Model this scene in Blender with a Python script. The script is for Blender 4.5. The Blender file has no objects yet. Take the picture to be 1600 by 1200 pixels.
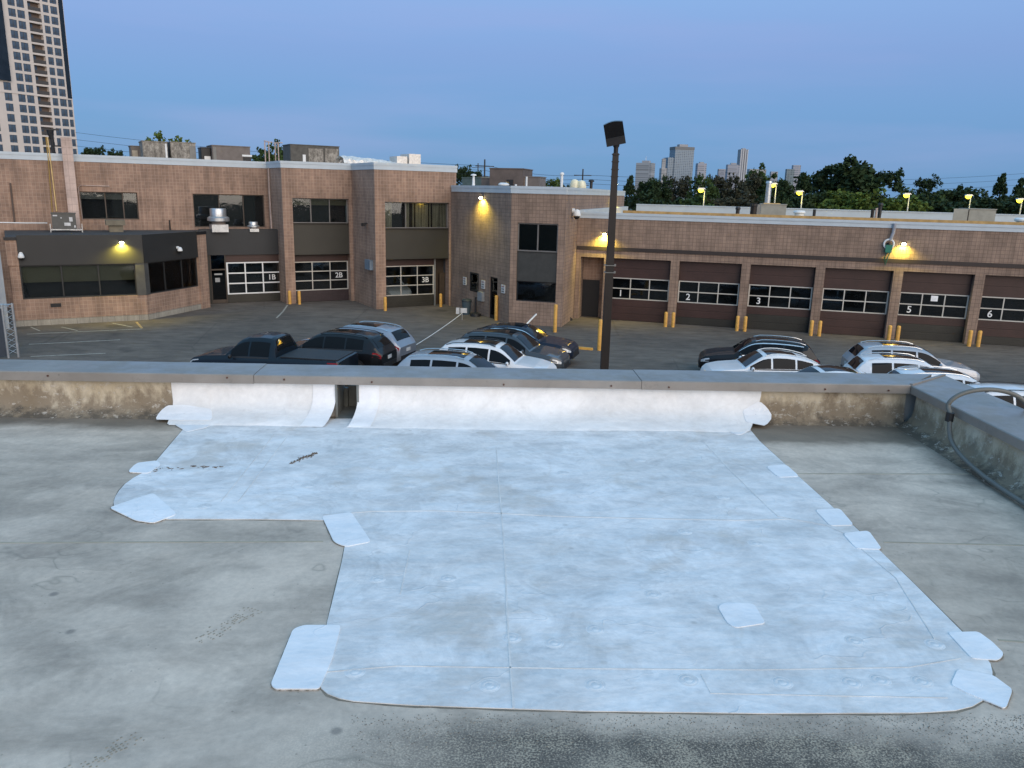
import bpy, math, random
from mathutils import Vector, Matrix
random.seed(7)
scene = bpy.context.scene
COL = scene.collection
rad = math.radians
# ------------------------------------------------------------------ camera
FPX = 1230.0                                  # focal length in pixels of the 1600 x 1200 photograph
TH, PH, HC = math.atan(299 / FPX), math.atan(.0252), 7.3
FWD = Vector((0, math.cos(TH), -math.sin(TH)))
DN0 = Vector((0, -math.sin(TH), -math.cos(TH)))
XX = Vector((1, 0, 0))
RGT = math.cos(PH) * XX - math.sin(PH) * DN0
DWN = math.cos(PH) * DN0 + math.sin(PH) * XX
CAM = Vector((0, 0, HC))
cd = bpy.data.cameras.new('camera'); cam = bpy.data.objects.new('camera', cd); COL.objects.link(cam)
cd.sensor_width = 36; cd.lens = 36 * FPX / 1600; cd.clip_start = .05; cd.clip_end = 9000
m = Matrix((RGT, -DWN, -FWD)).transposed().to_4x4(); m.translation = CAM
cam.matrix_world = m
scene.camera = cam
# ------------------------------------------------------------------ sky, sun, exposure
SUN_EL, SUN_AZ = 7.0, 150.0                   # low glow behind the camera, to the right (azimuth clockwise from +Y)
world = bpy.data.worlds.new('World'); scene.world = world; world.use_nodes = True
wn, wl = world.node_tree.nodes, world.node_tree.links
bg = wn['Background']
sky = wn.new('ShaderNodeTexSky'); sky.sky_type = 'NISHITA'; sky.sun_disc = False
sky.sun_elevation = rad(SUN_EL); sky.sun_rotation = rad(SUN_AZ)
sky.altitude = 100; sky.air_density = 1.0; sky.dust_density = .6; sky.ozone_density = 4.0
# the dusk sky in view: blue overhead, a faint lilac belt, a duller blue band at the horizon (same all round)
tc = wn.new('ShaderNodeTexCoord'); sx = wn.new('ShaderNodeSeparateXYZ'); rp = wn.new('ShaderNodeValToRGB')
wl.new(tc.outputs['Generated'], sx.inputs[0]); wl.new(sx.outputs['Z'], rp.inputs[0])
def lin(c): return tuple(((v / 255) / 12.92 if v <= 10 else ((v / 255 + .055) / 1.055) ** 2.4) for v in c)
els = rp.color_ramp.elements
SKY = [(0.0, (106, 150, 196)), (.05, (109, 153, 202)), (.10, (117, 158, 208)), (.155, (131, 162, 214)), (.20, (137, 171, 222)),
       (.30, (146, 192, 239)), (.6, (148, 204, 248)), (1.0, (150, 208, 252))]
while len(els) < len(SKY): els.new(.5)
for e, (p, c) in zip(els, SKY): e.position = p; e.color = (*lin(c), 1)
mixc = wn.new('ShaderNodeMix'); mixc.data_type = 'RGBA'; mixc.blend_type = 'MIX'
mixc.inputs[0].default_value = .86
sc = wn.new('ShaderNodeMix'); sc.data_type = 'RGBA'; sc.blend_type = 'MULTIPLY'; sc.inputs[0].default_value = 1
sc.inputs[7].default_value = (9.5, 9.5, 9.5, 1)
# thin lilac haze streaks
hm = wn.new('ShaderNodeMapping'); hm.inputs['Scale'].default_value = (1.2, 1.2, 9.0); wl.new(tc.outputs['Generated'], hm.inputs[0])
hn = wn.new('ShaderNodeTexNoise'); hn.inputs['Scale'].default_value = 1.6; hn.inputs['Detail'].default_value = 5; wl.new(hm.outputs[0], hn.inputs['Vector'])
hr_ = wn.new('ShaderNodeValToRGB'); hr_.color_ramp.elements[0].position = .48; hr_.color_ramp.elements[1].position = .72; hr_.color_ramp.elements[1].color = (.38, .38, .38, 1); wl.new(hn.outputs['Fac'], hr_.inputs[0])
hz_ = wn.new('ShaderNodeMix'); hz_.data_type = 'RGBA'; hz_.inputs[7].default_value = (*lin((158, 168, 218)), 1); wl.new(hr_.outputs[0], hz_.inputs[0]); wl.new(rp.outputs[0], hz_.inputs[6])
wl.new(hz_.outputs[2], sc.inputs[6])
wl.new(sky.outputs[0], mixc.inputs[6]); wl.new(sc.outputs[2], mixc.inputs[7])
wl.new(mixc.outputs[2], bg.inputs[0]); bg.inputs[1].default_value = .12
sd = bpy.data.lights.new('sun', 'SUN'); sun = bpy.data.objects.new('sun', sd); COL.objects.link(sun)
sd.energy = 3.7; sd.angle = rad(80); sd.color = (1.0, .81, .62)
az, el = rad(SUN_AZ), rad(9)
sv = Vector((math.sin(az) * math.cos(el), math.cos(az) * math.cos(el), math.sin(el)))
sun.rotation_euler = (-sv).to_track_quat('-Z', 'Y').to_euler(); sun.location = (20, -30, 30)
vs = scene.view_settings; vs.view_transform = 'Standard'; vs.look = 'None'; vs.gamma = 1; vs.exposure = 0; vs.use_curve_mapping = False
scene.render.resolution_x, scene.render.resolution_y = 1024, 768
# ------------------------------------------------------------------ pixel -> place
def ray(x, y): return FWD + RGT * ((x - 800) / FPX) + DWN * ((y - 600) / FPX)
def onz(x, y, z=0.0):
    v = ray(x, y); return CAM + v * ((z - HC) / v.z)
class Plane:
    """vertical plane: origin at its foot, X along it, Y into the building, Z up"""
    def __init__(s, p, ang):
        a = rad(ang); s.p = Vector((p[0], p[1], p[2] if len(p) > 2 else 0)); s.u = Vector((math.cos(a), math.sin(a), 0)); s.n = Vector((-math.sin(a), math.cos(a), 0)); s.ang = ang
        s.M = Matrix.Translation(s.p) @ Matrix.Rotation(a, 4, 'Z')
    def at(s, x, y, d=0.0):
        v = ray(x, y); q = CAM + v * ((s.n.dot(s.p - CAM) + d) / s.n.dot(v))
        return (q - s.p).dot(s.u), q.z
    def pt(s, sx_, d=0.0, z=0.0): return s.p + s.u * sx_ + s.n * d + Vector((0, 0, z))
# ------------------------------------------------------------------ mesh helpers
WM = {}
class MB:
    def __init__(s): s.v, s.f = [], []
    def add(s, vs_, fs):
        o = len(s.v); s.v += [tuple(p) for p in vs_]; s.f += [tuple(i + o for i in f) for f in fs]; return s
    def box(s, x0, x1, y0, y1, z0, z1):
        return s.add([(x0, y0, z0), (x1, y0, z0), (x1, y1, z0), (x0, y1, z0), (x0, y0, z1), (x1, y0, z1), (x1, y1, z1), (x0, y1, z1)],
                     [(3, 2, 1, 0), (4, 5, 6, 7), (0, 1, 5, 4), (1, 2, 6, 5), (2, 3, 7, 6), (3, 0, 4, 7)])
    def prism(s, poly, z0, z1):
        n = len(poly)
        return s.add([(p[0], p[1], z0) for p in poly] + [(p[0], p[1], z1) for p in poly],
                     [tuple(range(n))[::-1], tuple(range(n, 2 * n))] + [(i, (i + 1) % n, n + (i + 1) % n, n + i) for i in range(n)])
    def prism_y(s, poly, y0, y1):             # polygon in x, z pushed along y
        n = len(poly)
        return s.add([(p[0], y0, p[1]) for p in poly] + [(p[0], y1, p[1]) for p in poly],
                     [tuple(range(n)), tuple(range(n, 2 * n))[::-1]] + [((i + 1) % n, i, n + i, n + (i + 1) % n) for i in range(n)])
    def tube(s, pts, r, n=8, caps=True):
        pts = [Vector(p) for p in pts]; rs = r if isinstance(r, (list, tuple)) else [r] * len(pts)
        vv, ff = [], []; up = Vector((0, 0, 1)); prev = None
        for i, p in enumerate(pts):
            t = (pts[min(i + 1, len(pts) - 1)] - pts[max(i - 1, 0)]).normalized()
            if prev is None: a = t.cross(up if abs(t.z) < .9 else Vector((1, 0, 0))).normalized()
            else: a = (prev - t * prev.dot(t)).normalized()
            prev = a; b = t.cross(a)
            for k in range(n):
                th = 2 * math.pi * k / n; vv.append(p + (a * math.cos(th) + b * math.sin(th)) * rs[i])
        for i in range(len(pts) - 1):
            for k in range(n): ff.append((i * n + k, i * n + (k + 1) % n, (i + 1) * n + (k + 1) % n, (i + 1) * n + k))
        if caps: ff += [tuple(range(n))[::-1], tuple(range((len(pts) - 1) * n, len(pts) * n))]
        return s.add(vv, ff)
    def lathe(s, prof, n=16, c=(0, 0, 0)):
        vv, ff = [], []
        for r, z in prof:
            for k in range(n):
                th = 2 * math.pi * k / n; vv.append((c[0] + r * math.cos(th), c[1] + r * math.sin(th), c[2] + z))
        for i in range(len(prof) - 1):
            for k in range(n): ff.append((i * n + k, i * n + (k + 1) % n, (i + 1) * n + (k + 1) % n, (i + 1) * n + k))
        ff += [tuple(range(n))[::-1], tuple(range((len(prof) - 1) * n, len(prof) * n))]
        return s.add(vv, ff)
    def grid(s, rows, closed=False):
        nc = len(rows[0]); vv = [p for r_ in rows for p in r_]; ff = []
        for i in range(len(rows) - 1):
            for k in range(nc if closed else nc - 1): ff.append((i * nc + k, i * nc + (k + 1) % nc, (i + 1) * nc + (k + 1) % nc, (i + 1) * nc + k))
        return s.add(vv, ff)
    def mesh(s, name, mat, smooth=False):
        me = bpy.data.meshes.new(name); me.from_pydata(s.v, [], s.f); me.update()
        if mat: me.materials.append(mat)
        if smooth:
            me.polygons.foreach_set('use_smooth', [True] * len(me.polygons)); me.set_sharp_from_angle(angle=rad(smooth if smooth is not True else 40))
        return me
def link(o, parent=None, M=None):
    M = M.copy() if M else Matrix(); WM[o.name] = M; COL.objects.link(o); o.matrix_basis = M
    if parent: o.parent = parent; o.matrix_parent_inverse = WM[parent.name].inverted()
    return o
def ob(name, mb, mat, parent=None, M=None, smooth=False):
    me = mb if isinstance(mb, bpy.types.Mesh) else mb.mesh(name, mat, smooth)
    return link(bpy.data.objects.new(name, me), parent, M)
def tag(o, label, cat=None, group=None, kind=None):
    if label: o['label'] = label
    if cat: o['category'] = cat
    if group: o['group'] = group
    if kind: o['kind'] = kind
    return o
def root(name, label, cat, p, group=None):
    o = bpy.data.objects.new(name, None); o.empty_display_size = .3
    link(o, None, Matrix.Translation(Vector(p))); return tag(o, label, cat, group)
def struct(name, mb, mat, M=None, smooth=False): return tag(ob(name, mb, mat, None, M, smooth), None, kind='structure')
# ------------------------------------------------------------------ materials
def newmat(name):
    mt = bpy.data.materials.new(name); mt.use_nodes = True; return mt, mt.node_tree.nodes, mt.node_tree.links, mt.node_tree.nodes['Principled BSDF']
def noise(n, l, vec, scale, detail=4, rough=.6, stretch=None):
    if stretch:
        mp = n.new('ShaderNodeMapping'); mp.inputs['Scale'].default_value = stretch; l.new(vec, mp.inputs[0]); vec = mp.outputs[0]
    t = n.new('ShaderNodeTexNoise'); t.inputs['Scale'].default_value = scale; t.inputs['Detail'].default_value = detail; t.inputs['Roughness'].default_value = rough
    l.new(vec, t.inputs['Vector']); return t.outputs['Fac']
def ramp(n, l, fac, stops):
    r_ = n.new('ShaderNodeValToRGB'); e = r_.color_ramp.elements
    while len(e) < len(stops): e.new(.5)
    for k, (p, c) in zip(e, stops): k.position = p; k.color = (c if len(c) == 4 else (*c, 1)) if isinstance(c, tuple) else (c, c, c, 1)
    l.new(fac, r_.inputs[0]); return r_.outputs[0]
def mixn(n, l, fac, a, b, mode='MIX'):
    x = n.new('ShaderNodeMix'); x.data_type = 'RGBA'; x.blend_type = mode
    for s_, v in ((0, fac), (6, a), (7, b)):
        if isinstance(v, (int, float)): x.inputs[s_].default_value = v if s_ == 0 else (v, v, v, 1)
        elif isinstance(v, tuple): x.inputs[s_].default_value = (*v[:3], 1)
        else: l.new(v, x.inputs[s_])
    return x.outputs[2]
def mathn(n, l, op, a, b=0.0, clamp=False):
    x = n.new('ShaderNodeMath'); x.operation = op; x.use_clamp = clamp
    for i, v in enumerate((a, b)):
        if isinstance(v, (int, float)): x.inputs[i].default_value = v
        else: l.new(v, x.inputs[i])
    return x.outputs[0]
def bump(n, l, b, h, strength=.3, dist=.01):
    x = n.new('ShaderNodeBump'); x.inputs['Strength'].default_value = strength; x.inputs['Distance'].default_value = dist
    l.new(h, x.inputs['Height']); l.new(x.outputs[0], b.inputs['Normal'])
def coords(n, kind='Object'): return n.new('ShaderNodeTexCoord').outputs[kind]
MATS = {}
def mat(name, c, rough=.6, metal=0.0, var=.18, scale=3.0, bmp=0.0, spec=.5, coat=0.0):
    """plain paint, metal or plastic with a little uneven tone"""
    if name in MATS: return MATS[name]
    mt, n, l, b = newmat(name); oc = coords(n)
    fac = noise(n, l, oc, scale, 5)
    lo = tuple(v * (1 - var) for v in c); hi = tuple(min(1, v * (1 + var)) for v in c)
    l.new(ramp(n, l, fac, [(.3, lo), (.7, hi)]), b.inputs['Base Color'])
    b.inputs['Roughness'].default_value = rough; b.inputs['Metallic'].default_value = metal; b.inputs['Specular IOR Level'].default_value = spec
    if coat: b.inputs['Coat Weight'].default_value = coat; b.inputs['Coat Roughness'].default_value = .04
    if bmp: bump(n, l, b, noise(n, l, oc, scale * 12, 3), bmp, .01)
    MATS[name] = mt; return mt
def emit(name, c, s):
    if name in MATS: return MATS[name]
    mt, n, l, b = newmat(name); b.inputs['Base Color'].default_value = (*c, 1); b.inputs['Emission Color'].default_value = (*c, 1); b.inputs['Emission Strength'].default_value = s
    MATS[name] = mt; return mt
def block_mat(name, c1, c2, mortar, w=.2, h=.2, off=0.0, msz=.010):
    mt, n, l, b = newmat(name); oc = coords(n)
    s_ = n.new('ShaderNodeSeparateXYZ'); l.new(oc, s_.inputs[0]); cx = n.new('ShaderNodeCombineXYZ')
    xy = mathn(n, l, 'ADD', s_.outputs['X'], s_.outputs['Y'])
    l.new(xy, cx.inputs[0]); l.new(s_.outputs['Z'], cx.inputs[1])
    br = n.new('ShaderNodeTexBrick'); br.offset = off; br.inputs['Scale'].default_value = 1; br.inputs['Brick Width'].default_value = w; br.inputs['Row Height'].default_value = h
    br.inputs['Mortar Size'].default_value = msz; br.inputs['Mortar Smooth'].default_value = .3; br.inputs['Bias'].default_value = 0
    br.inputs['Color1'].default_value = (*c1, 1); br.inputs['Color2'].default_value = (*c2, 1); br.inputs['Mortar'].default_value = (*mortar, 1)
    l.new(cx.outputs[0], br.inputs['Vector'])
    big = ramp(n, l, noise(n, l, oc, .7, 6, .65), [(.34, .76), (.64, 1.16)])
    streak = ramp(n, l, noise(n, l, oc, 1.0, 5, .65, (3.0, 3.0, .22)), [(.36, .80), (.58, 1.06)])
    fine = ramp(n, l, noise(n, l, oc, 40, 3, .7), [(.2, .8), (.8, 1.2)])
    col = mixn(n, l, 1, mixn(n, l, 1, mixn(n, l, 1, br.outputs['Color'], big, 'MULTIPLY'), fine, 'MULTIPLY'), streak, 'MULTIPLY')
    l.new(col, b.inputs['Base Color']); b.inputs['Roughness'].default_value = .9
    h_ = mathn(n, l, 'SUBTRACT', noise(n, l, oc, 60, 4, .7), mathn(n, l, 'MULTIPLY', br.outputs['Fac'], 1.5))
    bump(n, l, b, h_, .55, .012)
    return mt
def glass_mat(name, tint=(.78, .82, .83), ior=1.5):
    mt, n, l, b = newmat(name)
    tr = n.new('ShaderNodeBsdfTransparent'); tr.inputs[0].default_value = (*tint, 1)
    gl = n.new('ShaderNodeBsdfGlossy'); gl.inputs['Roughness'].default_value = .03; gl.inputs[0].default_value = (.9, .95, 1, 1)
    fr = n.new('ShaderNodeFresnel'); fr.inputs['IOR'].default_value = ior
    bp = n.new('ShaderNodeBump'); bp.inputs['Strength'].default_value = .04; bp.inputs['Distance'].default_value = .05
    l.new(noise(n, l, coords(n), 1.5, 2), bp.inputs['Height']); l.new(bp.outputs[0], gl.inputs['Normal']); l.new(bp.outputs[0], fr.inputs['Normal'])
    mx = n.new('ShaderNodeMixShader'); l.new(fr.outputs[0], mx.inputs[0]); l.new(tr.outputs[0], mx.inputs[1]); l.new(gl.outputs[0], mx.inputs[2])
    l.new(mx.outputs[0], n['Material Output'].inputs['Surface']); return mt
BLOCK = block_mat('split_block', (.34, .222, .158), (.275, .18, .132), (.42, .305, .235))
BLOCK_R = block_mat('split_block_rose', (.30, .210, .155), (.26, .182, .138), (.17, .118, .09), w=.203)
PALE = block_mat('pale_block', (.52, .40, .34), (.48, .37, .32), (.36, .27, .23), w=.4, h=.4)
STONE = block_mat('plinth_stone', (.36, .33, .27), (.30, .28, .24), (.16, .14, .12), w=.6, h=.3)
GLASS = glass_mat('window_glass'); GLASS_DK = glass_mat('tinted_glass', (.22, .25, .27), 1.55)
COPE = mat('coping_white', (.47, .53, .57), .5, 0, .06, 1.5)
FASCIA = mat('fascia_charcoal', (.023, .023, .022), .55, 0, .12, .8)
FASCIA_W = mat('fascia_olive', (.038, .035, .026), .55, 0, .10, .8)
RED = mat('door_maroon', (.046, .021, .0165), .5, 0, .2, 1.2)
DKG = mat('door_dark', (.026, .024, .018), .5, 0, .2, 1.2)
ALU = mat('frame_aluminium', (.52, .50, .45), .45, .1, .08)
WHITE = mat('white_paint', (.72, .73, .72), .5, 0, .06)
BRONZE = mat('bronze_frame', (.07, .053, .040), .5, .2, .1)
BLACK = mat('black_metal', (.012, .012, .013), .5, 0, .1)
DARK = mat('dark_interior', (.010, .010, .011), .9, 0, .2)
ROOM = mat('room_wall', (.10, .10, .10), .9)
STEEL = mat('galvanised_steel', (.50, .52, .53), .35, .75, .18, 5)
GREYM = mat('grey_cabinet', (.19, .185, .17), .6, .1, .15, 2)
TAUPE = mat('taupe_cabinet', (.16, .135, .12), .7, 0, .2, 2)
BOLL = mat('bollard_yellow', (.66, .355, .075), .55, 0, .22, 6)
SHADE = mat('roller_shade', (.105, .094, .055), .9, 0, .1, 1)
BLIND = mat('vertical_blind', (.30, .26, .18), .9, 0, .15, 2)
GASY = mat('gas_pipe_yellow', (.60, .43, .19), .5, 0, .2, 4)
BROWNP = mat('lamp_post_brown', (.014, .0098, .008), .55, .2, .15, 3)
LAMPW = emit('lamp_white', (1.0, .93, .50), 30)
LAMPY = emit('lamp_yellow', (1.0, .74, .035), 7)
CONC = mat('concrete', (.34, .33, .30), .9, 0, .2, 2, .3)
# ================================================================== GROUND
def asphalt():
    mt, n, l, b = newmat('asphalt'); oc = coords(n)
    big = ramp(n, l, noise(n, l, oc, .12, 6, .62), [(.36, (.092, .077, .063)), (.62, (.158, .129, .102))])
    mid = ramp(n, l, noise(n, l, oc, .9, 6, .7, (1, 2.2, 1)), [(.36, .72), (.62, 1.22)])
    fin = ramp(n, l, noise(n, l, oc, 30, 3, .7), [(.2, .8), (.8, 1.2)])
    vo = n.new('ShaderNodeTexVoronoi'); vo.feature = 'DISTANCE_TO_EDGE'; vo.inputs['Scale'].default_value = .22
    wv = mixn(n, l, .25, oc, n.new('ShaderNodeTexNoise').outputs['Color'])
    l.new(wv, vo.inputs['Vector'])
    crack = ramp(n, l, vo.outputs['Distance'], [(.0, .78), (.010, 1.0)])
    oil = ramp(n, l, noise(n, l, oc, .5, 2, .4), [(.66, 1.0), (.74, .62)])
    c = mixn(n, l, 1, mixn(n, l, 1, mixn(n, l, 1, mixn(n, l, 1, big, mid, 'MULTIPLY'), fin, 'MULTIPLY'), crack, 'MULTIPLY'), oil, 'MULTIPLY')
    l.new(c, b.inputs['Base Color']); b.inputs['Roughness'].default_value = .88
    bump(n, l, b, noise(n, l, oc, 60, 3, .7), .4, .01); return mt
ASPH = asphalt()
FIELD = mat('far_ground', (.045, .055, .035), .95, 0, .3, .01)
struct('ground', MB().box(-3500, 3500, -600, 6000, -.6, -.02), FIELD)
struct('parking_lot', MB().box(-75, 75, 5.4, 110, -.4, 0), ASPH)
LINE_W = mat('worn_line_white', (.34, .32, .27), .8, 0, .35, 5)
LINE_Y = mat('worn_line_yellow', (.36, .25, .12), .8, 0, .35, 5)
def strip(name, a, b_, w, m_, z=.004):
    p, q = onz(*a), onz(*b_); d = (q - p).normalized(); nn = Vector((-d.y, d.x, 0)) * (w / 2)
    o = struct(name, MB().prism([(p - nn)[:2], (q - nn)[:2], (q + nn)[:2], (p + nn)[:2]], .0015, z), m_)
for a, b_, w, m_ in [((42, 522), (222, 514), .11, LINE_W), ((45, 538), (188, 531), .11, LINE_W), ((48, 557), (165, 552), .11, LINE_W),
                     ((96, 511), (121, 516.5), .10, LINE_W), ((176, 505), (207, 511), .10, LINE_W), ((213, 503), (222, 513), .12, LINE_Y),
                     ((432, 497), (442, 487), .10, LINE_W), ((442, 487), (449, 477), .10, LINE_W), ((48, 511), (62, 517), .08, LINE_W)]:
    strip('road_marking', a, b_, w, m_)
# ================================================================== NEAR ROOF
ZR = 5.7
def membrane_old():
    mt, n, l, b = newmat('roof_membrane_old'); oc = coords(n)
    base = ramp(n, l, noise(n, l, oc, .55, 6, .6), [(.36, (.485, .40, .315)), (.5, (.56, .465, .372)), (.66, (.62, .52, .42))])
    st = ramp(n, l, noise(n, l, oc, 1.6, 6, .62, (1, 2.6, 1)), [(.36, .76), (.52, 1.0), (.64, 1.06)])
    bl = ramp(n, l, noise(n, l, oc, 3.2, 5, .55), [(.38, .86), (.58, 1.04)])
    fine = ramp(n, l, noise(n, l, oc, 34, 7, .72), [(.34, .90), (.66, 1.08)])
    c = mixn(n, l, 1, mixn(n, l, 1, mixn(n, l, 1, base, st, 'MULTIPLY'), bl, 'MULTIPLY'), fine, 'MULTIPLY')
    # old pond dirt in front of the new patch, at the near right, and along the parapets
    s_ = n.new('ShaderNodeSeparateXYZ'); l.new(oc, s_.inputs[0])
    warp = mathn(n, l, 'MULTIPLY', mathn(n, l, 'SUBTRACT', noise(n, l, oc, 1.7, 6, .65), .5), 1.5)
    wx = mathn(n, l, 'MULTIPLY', mathn(n, l, 'SUBTRACT', s_.outputs['X'], -.75), 1.1, False)
    d1 = mathn(n, l, 'SUBTRACT', mathn(n, l, 'ADD', 2.16, mathn(n, l, 'MULTIPLY', warp, .12)), s_.outputs['Y'])
    d1 = mathn(n, l, 'MULTIPLY', d1, 9.0, True)
    d1 = mathn(n, l, 'MULTIPLY', d1, mathn(n, l, 'ADD', wx, .05, True), True)
    d1 = mathn(n, l, 'ADD', d1, mathn(n, l, 'MULTIPLY', warp, mathn(n, l, 'MULTIPLY', d1, 1.0)), True)
    gn = mathn(n, l, 'ADD', mathn(n, l, 'MULTIPLY', noise(n, l, oc, 150, 3, .7), .66), mathn(n, l, 'MULTIPLY', noise(n, l, oc, 7, 6, .75), .34))
    grit = ramp(n, l, gn, [(.43, (.040, .034, .028)), (.50, (.14, .117, .09)), (.57, (.44, .37, .27))])
    c = mixn(n, l, mathn(n, l, 'MULTIPLY', d1, .9), c, grit)
    d2 = mathn(n, l, 'MULTIPLY', mathn(n, l, 'SUBTRACT', s_.outputs['X'], mathn(n, l, 'ADD', 2.52, mathn(n, l, 'MULTIPLY', warp, .7))), 3.2, True)
    d2 = mathn(n, l, 'MULTIPLY', d2, mathn(n, l, 'MULTIPLY', mathn(n, l, 'SUBTRACT', s_.outputs['Y'], 2.6), .6, True))
    c = mixn(n, l, mathn(n, l, 'MULTIPLY', d2, .75), c, (.075, .07, .06))
    d3 = mathn(n, l, 'MULTIPLY', mathn(n, l, 'SUBTRACT', s_.outputs['Y'], mathn(n, l, 'ADD', 5.0, mathn(n, l, 'MULTIPLY', warp, .30))), 7.0, True)
    c = mixn(n, l, mathn(n, l, 'MULTIPLY', d3, .8), c, (.13, .105, .075))
    sw = n.new('ShaderNodeTexNoise'); sw.inputs['Scale'].default_value = 1.5; sw.inputs['Detail'].default_value = 6; sw.inputs['Roughness'].default_value = .6; sw.inputs['Distortion'].default_value = 1.6; l.new(oc, sw.inputs['Vector'])
    c = mixn(n, l, 1, c, ramp(n, l, sw.outputs['Fac'], [(.38, .84), (.46, 1.03), (.50, .95), (.62, 1.08)]), 'MULTIPLY')
    sp2 = n.new('ShaderNodeTexVoronoi'); sp2.inputs['Scale'].default_value = 26; l.new(oc, sp2.inputs['Vector'])
    spk = mathn(n, l, 'MULTIPLY', ramp(n, l, sp2.outputs['Distance'], [(.06, 1.0), (.12, 0.0)]), ramp(n, l, noise(n, l, oc, 5, 3, .6), [(.52, 0.0), (.60, 1.0)]))
    c = mixn(n, l, mathn(n, l, 'MULTIPLY', spk, .5), c, (.17, .15, .12))
    pud = ramp(n, l, noise(n, l, oc, .8, 3, .5), [(.60, 0.0), (.70, 1.0)])
    c = mixn(n, l, mathn(n, l, 'MULTIPLY', pud, .30), c, (.21, .19, .16))
    # footprints and small scuffs
    vo = n.new('ShaderNodeTexVoronoi'); vo.inputs['Scale'].default_value = 2.2; l.new(oc, vo.inputs['Vector'])
    sc_ = ramp(n, l, vo.outputs['Distance'], [(.025, 1.0), (.05, 0.0)])
    c = mixn(n, l, mathn(n, l, 'MULTIPLY', sc_, .55), c, (.12, .11, .10))
    wr_ = mathn(n, l, 'ABSOLUTE', mathn(n, l, 'SUBTRACT', noise(n, l, oc, 1.3, 3, .5, (1, 1.5, 1)), .5))
    wr_ = mathn(n, l, 'MULTIPLY', ramp(n, l, wr_, [(.0, 1.0), (.006, 0.0)]), ramp(n, l, noise(n, l, oc, 2.0, 2, .5), [(.48, 0.0), (.60, 1.0)]))
    c = mixn(n, l, mathn(n, l, 'MULTIPLY', wr_, .45), c, (.20, .18, .14))
    l.new(c, b.inputs['Base Color']); b.inputs['Roughness'].default_value = .72
    hh = mathn(n, l, 'ADD', mathn(n, l, 'MULTIPLY', noise(n, l, oc, 2.2, 3, .5), 3.0), mathn(n, l, 'MULTIPLY', noise(n, l, oc, 120, 3, .7), .25))
    bump(n, l, b, hh, .35, .01); return mt
def membrane_new(name, c0=(.745, .74, .725), c1=(.83, .83, .825), dirt=1.0):
    mt, n, l, b = newmat(name); oc = coords(n)
    base = ramp(n, l, noise(n, l, oc, 1.3, 6, .62), [(.38, c0), (.60, c1)])
    cl = ramp(n, l, noise(n, l, oc, 3.4, 6, .66, (1, 1.7, 1)), [(.36, 1 - .19 * dirt), (.56, 1.0)])
    fine = ramp(n, l, noise(n, l, oc, 22, 5, .7), [(.36, 1 - .08 * dirt), (.60, 1.02)])
    tan_ = ramp(n, l, noise(n, l, oc, 2.9, 5, .62), [(.54, 0.0), (.68, 1.0)])
    c = mixn(n, l, 1, mixn(n, l, 1, base, cl, 'MULTIPLY'), fine, 'MULTIPLY')
    c = mixn(n, l, mathn(n, l, 'MULTIPLY', tan_, .55 * dirt), c, (.53, .48, .42))
    wr_ = mathn(n, l, 'ABSOLUTE', mathn(n, l, 'SUBTRACT', noise(n, l, oc, 2.1, 3, .5, (1, 1.4, 1)), .5))
    wr_ = mathn(n, l, 'MULTIPLY', ramp(n, l, wr_, [(.0, 1.0), (.008, 0.0)]), ramp(n, l, noise(n, l, oc, 2.6, 2, .5), [(.47, 0.0), (.60, 1.0)]))
    c = mixn(n, l, mathn(n, l, 'MULTIPLY', wr_, .16 * dirt), c, (.46, .43, .39))
    vo = n.new('ShaderNodeTexVoronoi'); vo.inputs['Scale'].default_value = 4.3; l.new(oc, vo.inputs['Vector'])
    sp = ramp(n, l, vo.outputs['Distance'], [(.03, 1.0), (.075, 0.0)])
    c = mixn(n, l, mathn(n, l, 'MULTIPLY', sp, .28 * dirt), c, (.30, .27, .23))
    sw = n.new('ShaderNodeTexNoise'); sw.inputs['Scale'].default_value = 2.3; sw.inputs['Detail'].default_value = 6; sw.inputs['Roughness'].default_value = .62; sw.inputs['Distortion'].default_value = 1.9; l.new(oc, sw.inputs['Vector'])
    c = mixn(n, l, 1, c, ramp(n, l, sw.outputs['Fac'], [(.36, 1 - .15 * dirt), (.46, 1.0), (.50, 1 - .07 * dirt), (.60, 1.03)]), 'MULTIPLY')
    pond = mathn(n, l, 'ABSOLUTE', mathn(n, l, 'SUBTRACT', noise(n, l, oc, 1.4, 2, .4), .56)); c = mixn(n, l, mathn(n, l, 'MULTIPLY', ramp(n, l, pond, [(.0, 1.0), (.012, 0.0)]), .14 * dirt), c, (.48, .43, .36))
    l.new(c, b.inputs['Base Color']); b.inputs['Roughness'].default_value = .62
    hh = mathn(n, l, 'ADD', mathn(n, l, 'MULTIPLY', noise(n, l, oc, 3.0, 4, .5, (1, 1.6, 1)), 3.4), mathn(n, l, 'ADD', mathn(n, l, 'MULTIPLY', noise(n, l, oc, 26, 3, .6), .20), mathn(n, l, 'MULTIPLY', wr_, .22)))
    bump(n, l, b, hh, .5, .012); return mt
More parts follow.
